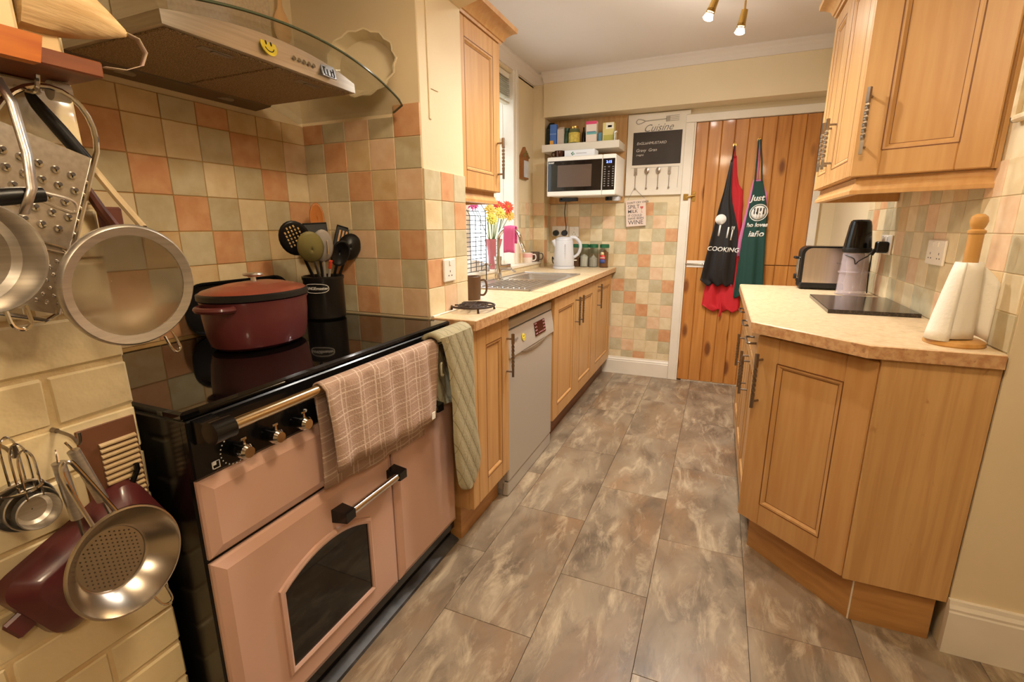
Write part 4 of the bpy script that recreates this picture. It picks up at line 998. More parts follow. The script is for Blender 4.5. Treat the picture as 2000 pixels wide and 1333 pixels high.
# colander
co=thing('colander','steel colander with perforated base and wire handle on the brick pier','colander',(-.87,.385,.6),GH)
M=HM(.375,.708,-.842,0,-8,5); r0=.085
b=B(); b.lathe([(r0+.001,.003),(r0-.002,.004),(r0-.004,.0),(r0-.030,-.034),(r0-.034,-.036),(r0-.035,-.038),(.001,-.038),(.001,-.040),(r0-.033,-.040),(r0-.028,-.036),(r0+.0,-.001),(r0+.002,.001)],56,(0,0,0),M=M,ring=True); cb=part('bowl',b,mat('colander_steel',(186,176,162),.24,1),co)
b=B(); b.lathe([(.026,-.0378),(.026,-.0368),(.0275,-.0368),(.0275,-.0378)],40,(0,0,0),M=M)
b.M=None; b2=B(); b2.M=M
for i in range(-7,8):
    for j in range(-7,8):
        x=i*.0068; y=j*.0068+(.0034 if i%2 else 0)
        if math.hypot(x,y)<.047: b2.cyl((x,y,-.0384),(x,y,-.0374),.00125,n=6)
part('perforations',b2,hole_m,cb,kind='stuff')
b=B(); b.M=M; b.tube([(-.030,.080,0),(-.046,.155,.004),(-.048,.180,.004),(-.043,.190,.004),(-.036,.188,.004),(-.030,.178,.004),(.004,.085,0)],.0032,8); part('wire_handle',b,chrome_m,co)
b=B(); b.M=M; b.tube([(.020,-.082,0),(.028,-.104,.003),(.038,-.110,.003),(.045,-.104,.003),(.042,-.078,0)],.0022,6); part('rest_hook',b,chrome_m,co)
# two steel-handled tools behind the colander
for k,(p,lab) in enumerate(([(( -.905,.345,.905),(-.895,.340,.888),(-.893,.346,.79),(-.895,.350,.74)),'steel-handled whisk hanging left of the colander handle'],[((-.925,.365,.905),(-.918,.370,.89),(-.916,.392,.79),(-.918,.402,.74)),'steel-handled slice hanging inside the colander handle'])):
    t=thing('steel_utensil',lab,'utensil',p[3],GH)
    b=B(); b.tube([p[1],p[2]],.0085,14); part('handle',b,brushed_m,t)
    b=B(); b.tube([p[2],p[3]],.003,6); part('shaft',b,chrome_m,t); b=B(); b.tube([p[0],p[1]],.002,6); part('eyelet',b,chrome_m,t)
# burgundy grill pan
gp_=thing('grill_pan','burgundy enamel rectangular pan hanging behind the colander','pan',(-.95,.385,.57),GH)
M=HM(.388,.676,-.953,25,0,0)
def rrx(a,c,r,z,n=5):
    P=[]
    for sx,sy,t0 in((1,1,0),(-1,1,PI/2),(-1,-1,PI),(1,-1,1.5*PI)):
        for i in range(n+1): P.append(M@Vector((sx*(a-r)+r*cos(t0+PI/2*i/n),sy*(c-r)+r*sin(t0+PI/2*i/n),z)))
    return P
b=B(); G=[rrx(.116,.078,.03,-.022),rrx(.115,.077,.03,-.018),rrx(.112,.074,.03,-.002),rrx(.088,.052,.02,.022),rrx(.085,.049,.018,.0235)]
b.grid(G,True); b.add(G[0],[list(range(24))]); b.add(G[-1],[list(range(24))]); part('pan',b,burg_m,gp_)
b=B(); b.M=M; b.box(-.138,-.105,-.02,.02,-.018,-.008,.004); part('grip',b,burg_m,gp_)
b=B(); b.M=M; b.tube([(.105,.055,-.012),(.128,.075,-.008),(.132,.085,-.008)],.005,8); part('handle',b,black_m,gp_)
# wall vent
vt=thing('air_vent','brown louvred air vent with pale slats on the brick pier','vent',(-.97,.46,.71))
b=B(); b.box(XB,XB+.004,.400,.490,.700,.898,.001); part('back_plate',b,mat('vent_brown',(112,72,48),.5),vt)
for k in range(15):
    b=B(); z=.712+.0105*k; b.prism([(XB+.004,z),(XB+.009,z-.001),(XB+.0095,z+.002),(XB+.004,z+.0052)],.428,.486,'y'); part('slat',b,mat('vent_slat',(206,178,136),.5) if k==0 else MATS['vent_slat'],vt)
# ================================================================ GALLEY SMALL THINGS
def mug(name,c,r,h,m,label,hd=(1,0),group=None,inner=None,hw=.026):
    t=thing(name,label,'mug',c,group)
    b=B(); b.lathe([(.001,.0),(r*.88,.0),(r*.93,.004),(r,h*.4),(r,h-.002),(r-.0015,h),(r-.004,h-.003),(r-.005,.01),(.001,.007)],32,c); part('body',b,m,t)
    d=Vector((hd[0],hd[1],0)).normalized(); cc=Vector(c)
    b=B(); b.tube([cc+d*(r-.003)+Vector((0,0,h*.82)),cc+d*(r+hw*.75)+Vector((0,0,h*.82)),cc+d*(r+hw)+Vector((0,0,h*.62)),cc+d*(r+hw*.95)+Vector((0,0,h*.36)),cc+d*(r+hw*.5)+Vector((0,0,h*.2)),cc+d*(r-.004)+Vector((0,0,h*.2))],.0048,10); part('handle',b,m,t,ang=70)
    return t
mug('mug',(-1.03,1.945,ZW),.042,.108,mat('brown_stoneware',(92,66,46),.4),'dark brown mug on the worktop behind the tiled pier',(.92,.39))
# trivet
tv=thing('trivet','round black iron trivet on the near end of the left worktop','trivet',(-.888,1.685,ZW))
b=B(); tc_=(-.888,1.685); zz=ZW+.020
b.tube([(tc_[0]+.086*cos(2*PI*i/40),tc_[1]+.086*sin(2*PI*i/40),zz) for i in range(40)],.004,8,closed=True); cast=mat('cast_iron',(58,44,38),.5,.3); part('outer_ring',b,cast,tv)
for r in(.058,.03):
    b=B(); b.tube([(tc_[0]+r*cos(2*PI*i/30),tc_[1]+r*sin(2*PI*i/30),zz) for i in range(30)],.0032,8,closed=True); part('inner_ring',b,cast,tv)
for k in range(4):
    a=k*PI/4+.3; b=B(); b.cyl((tc_[0]-.085*cos(a),tc_[1]-.085*sin(a),zz),(tc_[0]+.085*cos(a),tc_[1]+.085*sin(a),zz),.003,n=8); part('spoke',b,cast,tv)
for k in range(4):
    a=k*PI/2+.7; x,y=tc_[0]+.084*cos(a),tc_[1]+.084*sin(a); b=B(); b.tube([(x,y,zz),(x+.003*cos(a),y+.003*sin(a),ZW+.006),(x+.004*cos(a),y+.004*sin(a),ZW)],[.004,.004,.0055],8); part('foot',b,cast,tv)
# kettle
kx,ky=-1.135,3.72
kt=thing('kettle','white cordless electric kettle on the left worktop near the end wall','kettle',(kx,ky,ZW))
b=B(); b.lathe([(.001,0),(.085,0),(.088,.004),(.086,.022),(.001,.023)],32,(kx,ky,ZW)); part('power_base',b,plasticg_m,kt)
b=B(); b.lathe([(.001,.024),(.080,.024),(.082,.03),(.077,.12),(.070,.215),(.067,.225),(.001,.226)],36,(kx,ky,ZW)); kb=part('jug',b,plasticg_m,kt)
b=B(); b.lathe([(.067,.226),(.064,.236),(.045,.248),(.02,.251),(.001,.251)],32,(kx,ky,ZW)); part('lid',b,plasticg_m,kt)
rv=Vector((.92,.39,0))
k0=Vector((kx,ky,ZW)); b=B(); b.tube([k0+rv*.045+Vector((0,0,.244)),k0+rv*.088+Vector((0,0,.240)),k0+rv*.122+Vector((0,0,.205)),k0+rv*.130+Vector((0,0,.165)),k0+rv*.112+Vector((0,0,.115)),k0+rv*.072+Vector((0,0,.085))],[.012,.014,.014,.013,.012,.011],10); part('handle',b,plasticg_m,kt,ang=70)
b=B(); b.frust([(0,0),(0,0),(0,0)],[(0,0),(0,0),(0,0)],0,0); b=B(); s0=k0-rv*.062; b.tube([s0+Vector((0,0,.17)),s0-rv*.012+Vector((0,0,.20)),s0-rv*.024+Vector((0,0,.226))],[.012,.017,.014],10); part('spout',b,plasticg_m,kt,ang=70)
fwd=Vector((.39,-.92,0)); b=B()
for i in range(9): p=k0+fwd*.0765+Vector((0,0,.085+.013*i)); b.box(p.x-.004,p.x+.004,p.y-.003-.0*i,p.y+.006,p.z,p.z+.002)
part('level_marks',b,grey_print,kb,kind='stuff')
b=B(); b.box(kx+.068,kx+.098,ky+.02,ky+.04,ZW+.062,ZW+.070,.003); part('switch',b,plasticw_m,kt)
# storage jars
fill={0:('coffee',(118,78,48),.075),1:('sugar',(238,232,222),.085),2:('tea',(206,198,188),.07),3:('coffee2',(150,98,58),.12)}
for k,(x,lab) in enumerate(((-1.100,'glass storage jar with green lid half hidden behind the kettle'),(-1.030,'glass jar of white sugar with green lid beside the kettle handle'),(-.952,'glass jar of crinkled sachets with green lid, third along the end wall'),(-.862,'glass coffee jar with red and blue label and green lid, rightmost on the left worktop'))):
    y=3.955; t=thing('storage_jar',lab,'jar',(x,y,ZW),'green-lidded glass jars by the end wall')
    b=B(); r=.036; b.lathe([(.001,0),(r-.003,0),(r,.004),(r,.145),(r-.003,.150),(r-.003,.158),(r-.005,.158),(r-.005,.149),(r-.0025,.144),(r-.0025,.006),(.001,.004)],28,(x,y,ZW)); part('glass_jar',b,glass_m,t)
    nm,cc,hh=fill[k]; b=B(); b.lathe([(.001,.0045),(r-.0035,.0045),(r-.0035,hh),(r*.5,hh+.012),(.001,hh+(.02 if k!=2 else .03))],24,(x,y,ZW)); part('contents',b,mat('fill_'+nm,cc,.9,bump=.8,bscale=160),t)
    b=B(); b.lathe([(.001,.158),(r-.001,.158),(r+.002,.160),(r+.001,.184),(r-.003,.187),(.001,.187)],28,(x,y,ZW)); part('lid',b,greenlid_m,t)
    if k==3:
        def oj(u,z): a=-PI/2-.35+u/(r+.0006); return Vector((x+(r+.0007)*cos(a),y+(r+.0007)*sin(a),ZW+z))
        def patch(u0,u1,f0,f1,m,nm,par): 
            b=B(); P=[[oj(u0+(u1-u0)*i/8,f0(i/8)+(f1(i/8)-f0(i/8))*j) for j in(0,1)] for i in range(9)]; b.grid(P); return part(nm,b,m,par,solid=.0005)
        l1=patch(-.026,.026,lambda q:.035,lambda q:.066,mat('label_blue',(66,84,150),.5),'label',t)
        patch(-.026,.026,lambda q:.066,lambda q:.094+.010*(1-(2*q-1)**2),mat('label_red',(206,52,46),.5),'label_top',l1)
        patch(-.016,.016,lambda q:.101,lambda q:.126-.006*(2*q-1)**2,mat('label_cream',(232,214,166),.5),'label_neck',l1)
        tb=B().text('KENCO',.0155,Matrix.Identity(4),bold=.0004); bb=B(); bb.add([oj(v.x,.079+v.y)+Vector((.0,-.0008,0)) for v in tb.v],tb.f); part('label_lettering',bb,white_print,l1)
# sockets and plugs
def socket(M,w,h,label,gang=1,group='white plastic sockets'):
    t=thing('wall_socket',label,'socket',M.translation,group)
    b=B(); b.M=M; b.box(-w/2,w/2,-h/2,h/2,0,.009,.003); pl_=part('faceplate',b,plasticw_m,t)
    b=B(); b.M=M
    for g in range(gang):
        cx=(g-(gang-1)/2)*w*.5
        for (dx,dy,sw,sh) in((0,-.004,.002,.004),(-.011,-.020,.0035,.002),(.011,-.020,.0035,.002)): b.box(cx+dx-sw,cx+dx+sw,dy-sh,dy+sh,.0085,.0094)
    part('pin_hole',b,mat('pin_dark',(70,60,52),.6) if 'pin_dark' not in MATS else MATS['pin_dark'],pl_,kind='stuff')
    for g in range(gang):
        cx=(g-(gang-1)/2)*w*.28; b=B(); b.M=M; b.box(cx-.006,cx+.006,h*.22,h*.22+.018,.008,.0125,.0015); part('rocker',b,plasticw_m,pl_)
    return t
socket(face((XP+.0065,1.618,1.073),(0,1,0)),.086,.086,'white single socket on the tiled pier beside the cooker')
socket(face((XR-.0065,2.148,1.142),(0,-1,0)),.150,.086,'white double socket on the right tiled wall behind the granite board',2)
socket(face((XR-.0065,2.72,1.150),(0,-1,0)),.150,.086,'white double socket on the right tiled wall behind the juicer',2)
socket(face((-1.262,YE-.0065,1.200),(1,0,0)),.146,.086,'white double socket above the kettle with two black plugs',2)
socket(face((-1.141,YE-.0065,1.195),(1,0,0)),.086,.086,'white single switch plate right of the kettle plugs')
for x,lab in((-1.298,'black mains plug, left of the two above the kettle'),(-1.222,'black mains plug with microwave lead, right of the two above the kettle')):
    b=B(); b.cyl((x,YE-.0155,1.185),(x,YE-.045,1.185),.026,.022,n=18); single('mains_plug',b,blackp_m,lab,'plug','black plugs above the kettle')
b=B(); b.tube([(-1.215,YE-.035,1.182),(-1.203,YE-.04,1.23),(-1.216,YE-.03,1.30),(-1.222,YE-.03,1.36),(-1.214,YE-.03,1.44)],.0035,8); single('power_cord',b,blackp_m,'black lead running from the plug up to the microwave','cord')
b=B(); b.tube([(kx-.08,ky+.03,ZW+.012),(kx-.11,ky+.05,ZW+.05),(kx-.125,ky+.09,ZW+.085),(kx-.12,ky+.13,ZW+.05),(kx-.09,ky+.17,ZW+.008)],.004,8); part('lead',b,blackp_m,kt)

# shelf over the microwave
b=B(); b.box(-1.356,-.748,3.782,YE-.013,1.808,1.862,.003); single('floating_shelf',b,white_m,'thick white floating shelf above the microwave','shelf')
# microwave
mw=thing('microwave','white microwave oven with dark glass door on brackets by the end wall','microwave',(-1.0,3.82,1.463))
mx0,mx1,my,mz0,mz1=-1.262,-.738,3.650,1.463,1.748
b=B(); b.box(mx0+.004,mx1-.002,my+.02,YE-.03,mz0+.004,mz1,.004); part('case',b,plasticw_m,mw)
b=B(); b.box(mx0,-.838,my,my+.022,mz0,mz1,.006); md=part('door',b,plasticw_m,mw)
b=B(); b.box(mx0+.008,-.840,my-.002,my+.002,mz0+.036,mz1-.030,.001); dg_=part('door_glass',b,mat('smoked_glass',(26,20,18),.06),md)
b=B(); b.box(mx0+.085,-.915,my-.0028,my-.0015,mz0+.066,mz1-.062); part('viewing_mesh',b,mat('oven_view',(92,74,62),.3),dg_)
b=B(); b.text('SHARP',.015,face((mx0+.035,my-.0024,mz1-.043),(1,0,0)),bold=.0004); part('maker_lettering',b,white_print,dg_)
b=B(); b.box(-.836,mx1,my,my+.022,mz0,mz1,.006); mp_=part('control_panel',b,plasticw_m,mw)
b=B(); b.box(-.832,mx1+.006-.012,my-.002,my+.002,mz0+.036,mz1-.030,.001); kp=part('keypad',b,mat('keypad_black',(16,14,16),.15),mp_)
b=B(); b.text('2:15',.024,face((-.787,my-.0024,mz1-.055),(1,0,0)),bold=.0004); part('clock_digits',b,mat('led_blue',(120,150,255),.5,emit=(110,140,255),es=4),kp,'blue lit clock digits')
b=B()
for r in range(9):
    for k in range(3):
        if r in(1,) and k==1: continue
        x=-.817+.030*k; z=mz1-.088-.0165*r; b.box(x-.006,x+.006,my-.0027,my-.0018,z-.0032,z+.0032)
part('key_marks',b,grey_print,kp,kind='stuff')
for x0,x1 in((-1.21,-1.06),(-.84,-.79)):
    b=B(); b.box(x0,x1,3.80,3.83,1.432,1.460,.003); b.box(x0+.01,x0+.03,3.80,YE-.013,1.440,1.458,.002); single('bracket',b,blackp_m,'black wall bracket under the %s of the microwave'%('left end' if x0<-1 else 'right end'),'bracket','microwave brackets')
b=B(); b.box(-.79,-.74,3.82,3.9,1.43,1.4615,.003); single('bracket_pad',b,plasticg_m,'grey spacer block under the right end of the microwave','block')
mug('mug',(-1.185,3.715,mz1),.040,.050,mat('bronze_glaze',(74,46,34),.15,.6),'small shiny brown cup on top of the microwave',(-1,-.1),hw=.02)
b=B(); b.box(-1.135,-.905,3.68,3.80,mz1+.001,mz1+.047,.002); bx=single('flat_box',b,mat('white_card',(226,228,232),.5),'flat white box with green motif on top of the microwave','box')
b=B()
for (x,z,r) in((-1.078,.022,.006),(-1.070,.030,.005),(-1.062,.019,.005),(-1.072,.013,.005)): b.cyl((x,3.6795,mz1+z),(x,3.681,mz1+z),r,n=8)
part('motif',b,mat('motif_green',(60,120,90),.5),bx,kind='stuff')
b=B(); b.box(-1.045,-.965,3.6795,3.681,mz1+.020,mz1+.023); part('print_line',b,grey_print,bx)
# groceries on the shelf
SZ=1.862; gsh='groceries on the white shelf'
def packet(name,label,cat,x0,x1,y0,y1,h,c,parts=(),bev=.003,gable=0):
    b=B(); 
    if gable: b.frust([(x0,y0),(x1,y0),(x1,y1),(x0,y1)],[(x0,y0),(x1,y0),(x1,y1),(x0,y1)],SZ,SZ+h-gable); b.frust([(x0,y0),(x1,y0),(x1,y1),(x0,y1)],[(x0+.012,(y0+y1)/2-.003),(x1-.004,(y0+y1)/2-.003),(x1-.004,(y0+y1)/2+.003),(x0+.012,(y0+y1)/2+.003)],SZ+h-gable,SZ+h)
    else: b.box(x0,x1,y0,y1,SZ,SZ+h,bev)
    o=single(name,b,mat(name+'_c%d'%len(MATS),c,.5),label,cat,gsh)
    for (pn,u0,u1,v0,v1,pc) in parts:
        b=B(); b.box(x0+(x1-x0)*u0,x0+(x1-x0)*u1,y0-.0008,y0+.001,SZ+h*v0,SZ+h*v1); part(pn,b,mat(pn+'_c%d'%len(MATS),pc,.5),o)
    return o
packet('coffee_bag','dark green coffee bag at the far left of the shelf','bag',-1.350,-1.292,3.88,3.95,.182,(20,30,24),gable=.05)
packet('slim_carton','slim blue carton with orange corner on the shelf','carton',-1.300,-1.248,3.82,3.86,.152,(74,116,196),[('orange_corner',0,.55,0,.22,(236,176,80)),('blue_band',0,1,.5,.56,(120,150,214))])
packet('white_pouch','crumpled white pouch between the blue carton and green jar','pouch',-1.243,-1.190,3.83,3.88,.132,(206,192,178),gable=.018)
b=B(); b.lathe([(.001,0),(.026,0),(.028,.004),(.028,.075),(.022,.09),(.022,.10),(.024,.102),(.024,.122),(.001,.124)],24,(-1.176,3.87,SZ)); single('herb_jar',b,mat('dark_green_jar',(46,78,56),.25),'dark green jar left of the yellow labelled jar','jar',gsh)
jr=thing('spice_jar','jar with yellow label and brass lid in the middle of the shelf','jar',(-1.108,3.84,SZ),gsh)
b=B(); b.lathe([(.001,0),(.040,0),(.043,.005),(.043,.085),(.040,.092),(.040,.106),(.001,.107)],28,(-1.108,3.84,SZ)); part('glass',b,mat('olive_glass',(96,100,60),.2),jr)
b=B(); b.lathe([(.0434,.008),(.0438,.009),(.0438,.078),(.0434,.079)],28,(-1.108,3.84,SZ),ring=True); part('label_band',b,mat('label_yellow',(222,200,96),.5,c2=(196,172,70),scale=60),jr)
b=B(); b.lathe([(.001,.107),(.030,.107),(.031,.109),(.030,.126),(.001,.128)],24,(-1.108,3.84,SZ)); part('lid',b,brass_m,jr)
b=B(); b.lathe([(.001,0),(.012,0),(.013,.004),(.013,.08),(.007,.10),(.007,.125),(.001,.127)],16,(-1.050,3.90,SZ)); single('sauce_bottle',b,mat('dark_bottle',(40,26,22),.2),'slim dark bottle right of the yellow labelled jar','bottle',gsh)
packet('tea_packet','grey and black packet behind the white and pink box','packet',-1.046,-1.000,3.92,3.98,.10,(150,160,166),[('dark_panel',.0,1,.18,.55,(40,40,46))])
packet('tall_box','tall white box with pink top and teal band on the shelf','box',-1.012,-.930,3.82,3.875,.150,(236,220,206),[('pink_top',0,1,.86,1,(226,76,120)),('teal_band',.08,1,.38,.50,(110,176,178)),('navy_line',.1,.92,.49,.52,(86,92,160))])
packet('small_packet','small blue packet between the tall box and the yellow carton','packet',-.925,-.893,3.84,3.88,.072,(96,142,166),bev=.008)
packet('juice_carton','pale yellow carton with blue emblem on the shelf','carton',-.888,-.802,3.84,3.90,.136,(226,212,140),[('emblem_panel',.28,.95,.66,.98,(240,236,216)),('emblem',.45,.8,.74,.84,(76,80,130)),('fruit_band',.1,.95,.05,.35,(190,184,92))])
b=B(); b.lathe([(.001,0),(.013,0),(.014,.003),(.013,.045),(.015,.05),(.014,.066),(.008,.072),(.001,.073)],20,(-.785,3.825,SZ)); single('salt_shaker',b,chrome_m,'small silver shaker at the right end of the shelf','shaker',gsh)

# cuisine board
cb_=thing('memo_board','white wooden memo board with chalkboard and cutlery pegs left of the door','memo board',(-.5,4.01,1.474))
cy_=4.006
b=B(); b.box(-.729,-.276,cy_,YE-.001,1.474,2.068,.002); part('backboard',b,white_m,cb_)
b=B(); b.box(-.684,-.326,cy_-.002,cy_+.001,1.700,1.937); chb=part('chalkboard',b,mat('chalkboard',(52,44,38),.6,c2=(64,54,46),scale=6),cb_)
chalk=mat('chalk',(214,208,200),.9)
for s_,z,sz,x in(('EnGLisHMUSTARD',1.856,.027,-.656),('Gravy  Gran',1.806,.031,-.660),('(veggie)',1.774,.018,-.656)):
    b=B(); b.text(s_,sz,face((x,cy_-.0022,z),(1,0,0)),shear=.25,align='LEFT'); part('chalk_writing',b,chalk,chb)
b=B(); b.text('Cuisine',.072,face((-.505,cy_-.0006,1.962),(1,0,.02)),shear=.45,depth=.0004); part('painted_lettering',b,grey_print,cb_)
def fork(b,tines=True):
    b.tube([(0,-.075,0),(0,-.07,.001),(0,.02,.001)],[.0042,.0052,.0022],8)
b=B(); Mf=face((-.505,cy_-.0008,2.018),(1,0,.03))@Matrix.Rotation(-PI/2,4,'Z'); b.M=Mf
b.box(-.0035,.0035,-.10,.06,0,.0008); b.tube([(.0,-.162,.0),(-.016,-.150,.0),(-.013,-.125,.0),(-.003,-.10,.0),(.003,-.10,.0),(.013,-.125,.0),(.016,-.150,.0)],.0035,5,closed=True); b.box(-.020,.020,.055,.085,0,.0008,.0003)
for k in range(4): b.box(-.0195+.0115*k,-.0150+.0115*k,.085,.150,0,.0008)
part('painted_fork',b,mat('paint_grey',(176,166,154),.6),cb_,kind='stuff')
b=B(); b.box(-.690,-.335,cy_-.0006,cy_,1.679,1.681); b.box(-.337,-.335,cy_-.0006,cy_,1.525,1.68); part('painted_line',b,grey_print,cb_)
for k,x in enumerate((-.652,-.567,-.482,-.400)):
    b=B(); b.M=face((x,cy_-.006,1.60),(1,0,0))
    b.tube([(0,-.080,0),(0,-.070,0),(0,-.06,0),(0,.03,.002)],[.0068,.0068,.0030,.0026],8)
    if k in(0,3):
        b.box(-.011,.011,.025,.045,0,.003,.001)
        for q in range(4): b.box(-.0105+.006*q,-.0075+.006*q,.045,.078,.001,.003)
    else: b.lathe([(.0175,.004),(.013,.0065),(.006,.008),(.001,.0085)],20,(0,.055,0),1,1.45)
    part('fork_peg' if k in(0,3) else 'spoon_peg',b,mat('old_silver',(168,156,144),.3,.9) if 'old_silver' not in MATS else MATS['old_silver'],cb_)
# hanging slogan sign
sg=thing('hanging_sign','small pale pink slogan sign hanging below the memo board','sign',(-.635,4.0,1.235))
Msg=face((-.634,4.000,1.342),(1,0,.07),Vector((-.07,0,1)))
b=B(); b.M=Msg; b.box(-.078,.078,-.104,.100,-.006,.004,.0015); sp2=part('plaque',b,mat('pale_pink',(226,206,192),.6),sg)
for s_,y,sz in(("DON'T CRY OVER",.078,.0205),('SPILT',.046,.040),('MILK',.012,.036),('IT COULD',-.020,.024),('HAVE BEEN',-.043,.024),('WINE',-.074,.046)):
    b=B(); b.text(s_,sz,Msg@Matrix.Translation((-.062 if y!=.078 else -.066,y,.0045)),align='LEFT',depth=.0004,bold=.0003); part('slogan_line',b,mat('slogan_ink',(96,88,86),.7) if 'slogan_ink' not in MATS else MATS['slogan_ink'],sp2)
b=B(); b.M=Msg; b.prism([(.034,.046),(.060,.046),(.056,.032),(.047,.026),(.038,.032)],.004,.0048); b.box(.0462,.0478,.002,.027,.004,.0047); b.box(.040,.054,.0,.0025,.004,.0047); part('wine_glass_print',b,mat('wine_red',(196,92,84),.6),sp2,kind='stuff')
b=B(); b.tube([(-.700,4.0,1.443),(-.664,4.0,1.515),(-.652,3.998,1.528),(-.638,4.0,1.515),(-.574,4.0,1.452)],.0012,5); part('string',b,grey_print,sg)

# aprons on the door
def coathook(x,z,lab):
    b=B(); b.cyl((x,YE-.018,z),(x,YE-.022,z),.012,n=14); b.tube([(x,YE-.02,z),(x,YE-.045,z-.005),(x,YE-.062,z-.012),(x,YE-.068,z+.0),(x,YE-.066,z+.010)],.003,8); b.sphere((x,YE-.065,z+.012),.006,10); single('coat_hook',b,brass_m,lab,'hook','brass hooks on the boarded door')
coathook(.038,1.805,'brass hook holding the black and red aprons'); coathook(.193,1.830,'brass hook holding the green and pink aprons')
def apron(name,label,T,y0,c,amp,ph,strap,cols=14,two=None,rough=.7):
    """T: rows (z, xl, xr) from the top down; drapes in folds that grow downwards"""
    t=thing(name,label,'apron',((T[0][1]+T[0][2])/2,y0,T[-1][0]),'aprons hanging on the door')
    zt_=T[0][0];zb_=T[-1][0]
    def yy(q,z): 
        k=min(1,(zt_-z)/(zt_-zb_)*1.3); return y0-amp*k*(.5+.5*sin(q*9.5+ph))-amp*.4*k*sin(q*19+ph*2+z*3)
    b=B(); P=[]
    rows=[]
    for i in range(len(T)-1):
        for s in range(4): 
            f=s/4; rows.append(tuple(T[i][k]+(T[i+1][k]-T[i][k])*f for k in range(3)))
    rows.append(T[-1])
    for (z,a,d) in rows: P.append([(a+(d-a)*j/cols,yy(j/cols,z),z-.012*sin(j*1.3)*((zt_-z)/(zt_-zb_))**4) for j in range(cols+1)])
    b.grid(P); m=mat(name+'_cloth_%d'%len(MATS),c,rough,bump=.25,bscale=90); part('body',b,m,t,solid=.003,ang=80)
    b=B(); 
    for s in strap: b.tube(s,.005,6)
    if strap: part('neck_strap',b,m,t)
    def onap(x,z): 
        for i in range(len(T)-1):
            if T[i][0]>=z>=T[i+1][0]:
                f=(T[i][0]-z)/(T[i][0]-T[i+1][0]); a=T[i][1]+(T[i+1][1]-T[i][1])*f; d=T[i][2]+(T[i+1][2]-T[i][2])*f; break
        else: a,d=T[-1][1:]
        q=max(0,min(1,(x-a)/(d-a))); return yy(q,z)-.0028
    return t,onap
redA,_=apron('apron','red apron hanging behind the black one',[(1.73,.036,.058),(1.60,.034,.074),(1.53,.03,.092),(1.487,.02,.122),(1.40,.02,.130),(1.25,0,.137),(1.0,-.05,.150),(.82,-.07,.165),(.70,-.085,.176),(.64,-.088,.180),(.60,-.02,.178)],YE-.030,(196,34,44),.018,.6,[[(.038,YE-.06,1.800),(.044,YE-.05,1.76),(.048,YE-.04,1.72)]])
b=B(); b.tube([(.045,YE-.05,.66),(.050,YE-.055,.60),(.046,YE-.05,.555)],[.008,.01,.006],6); part('tie_end',b,MATS[[k for k in MATS if k.startswith('apron_cloth')][-1]],redA)
blkA,oa=apron('apron','black shiny apron printed COOKING on the left door hook',[(1.70,.022,.036),(1.60,.010,.040),(1.48,-.006,.046),(1.40,-.022,.060),(1.30,-.040,.090),(1.20,-.056,.118),(1.045,-.082,.122),(.93,-.100,.122),(.835,-.114,.120),(.80,-.07,.118)],YE-.062,(28,25,27),.020,2.2,[[(.038,YE-.062,1.798),(.034,YE-.064,1.75),(.030,YE-.064,1.69)]],rough=.42)
def onto(b0,fn): 
    bb=B(); bb.add([(v.x,fn(v.x,v.z)-max(0,-v.y)*.0-.0008,v.z) for v in b0.v],b0.f); return bb
I3=lambda x,z:face((x,0,z),(1,0,-.06),Vector((.10,0,1)))
part('lettering',onto(B().text('COOKING',.046,I3(.026,1.066),shear=.1,bold=.0008,depth=0),oa),white_print,blkA,solid=.0008)
b=B(); n=28; b.add([I3(-.008,1.285)@Vector((.0375*cos(2*PI*k/n),.0375*sin(2*PI*k/n),0)) for k in range(n)]+[I3(-.008,1.285)@Vector((0,0,0))],[[k,(k+1)%n,n] for k in range(n)]); part('printed_spoon',onto(b,oa),white_print,blkA,solid=.0008)
b=B(); b.M=I3(-.010,1.215); b.box(-.006,.006,-.05,.03,0,0.0001); b.M=I3(.048,1.20); b.box(-.005,.005,-.05,.03,0,.0001); b.M=I3(.078,1.19); b.box(-.005,.005,-.055,.02,0,.0001); 
for k in range(3): b.box(-.010+.008*k,-.006+.008*k,.02,.045,0,.0001)
part('printed_cutlery',onto(b,oa),white_print,blkA,solid=.0008,kind='stuff')
pinkA,_=apron('apron','pink apron mostly hidden behind the green one',[(1.56,.182,.236),(1.50,.172,.262),(1.461,.168,.284),(1.36,.158,.287),(1.261,.142,.280),(1.05,.112,.27),(.848,.076,.24),(.80,.098,.24)],YE-.032,(222,130,176),.012,1.4,[[(.193,YE-.06,1.826),(.204,YE-.04,1.70),(.208,YE-.034,1.56)]])
grA,og=apron('apron','dark green apron with piano print on the right door hook',[(1.547,.186,.244),(1.50,.184,.256),(1.401,.174,.280),(1.30,.163,.294),(1.193,.153,.300),(1.135,.148,.302),(1.0,.142,.310),(.837,.134,.318),(.75,.130,.322),(.715,.129,.30)],YE-.062,(24,66,58),.016,3.4,[[(.188,YE-.062,1.826),(.190,YE-.064,1.70),(.192,YE-.063,1.54)],[(.198,YE-.062,1.826),(.222,YE-.064,1.68),(.236,YE-.063,1.54)]])
I4=lambda x,z:face((x,0,z),(1,0,.02),Vector((.06,0,1)))
for s_,x,z,sz in(('Just',.222,1.430,.058),('ho loves',.236,1.243,.040),('iaño',.236,1.180,.060)): part('lettering',onto(B().text(s_,sz,I4(x,z),shear=.15,bold=.0016,depth=0),og),white_print,grA,solid=.0008)
b=B(); b.M=I4(.238,1.33); n=30; rg=[[(r*cos(2*PI*k/n),r*sin(2*PI*k/n),0) for k in range(n)] for r in(.060,.054)]; b.grid(rg,True); part('printed_ring',onto(b,og),white_print,grA,solid=.0008)
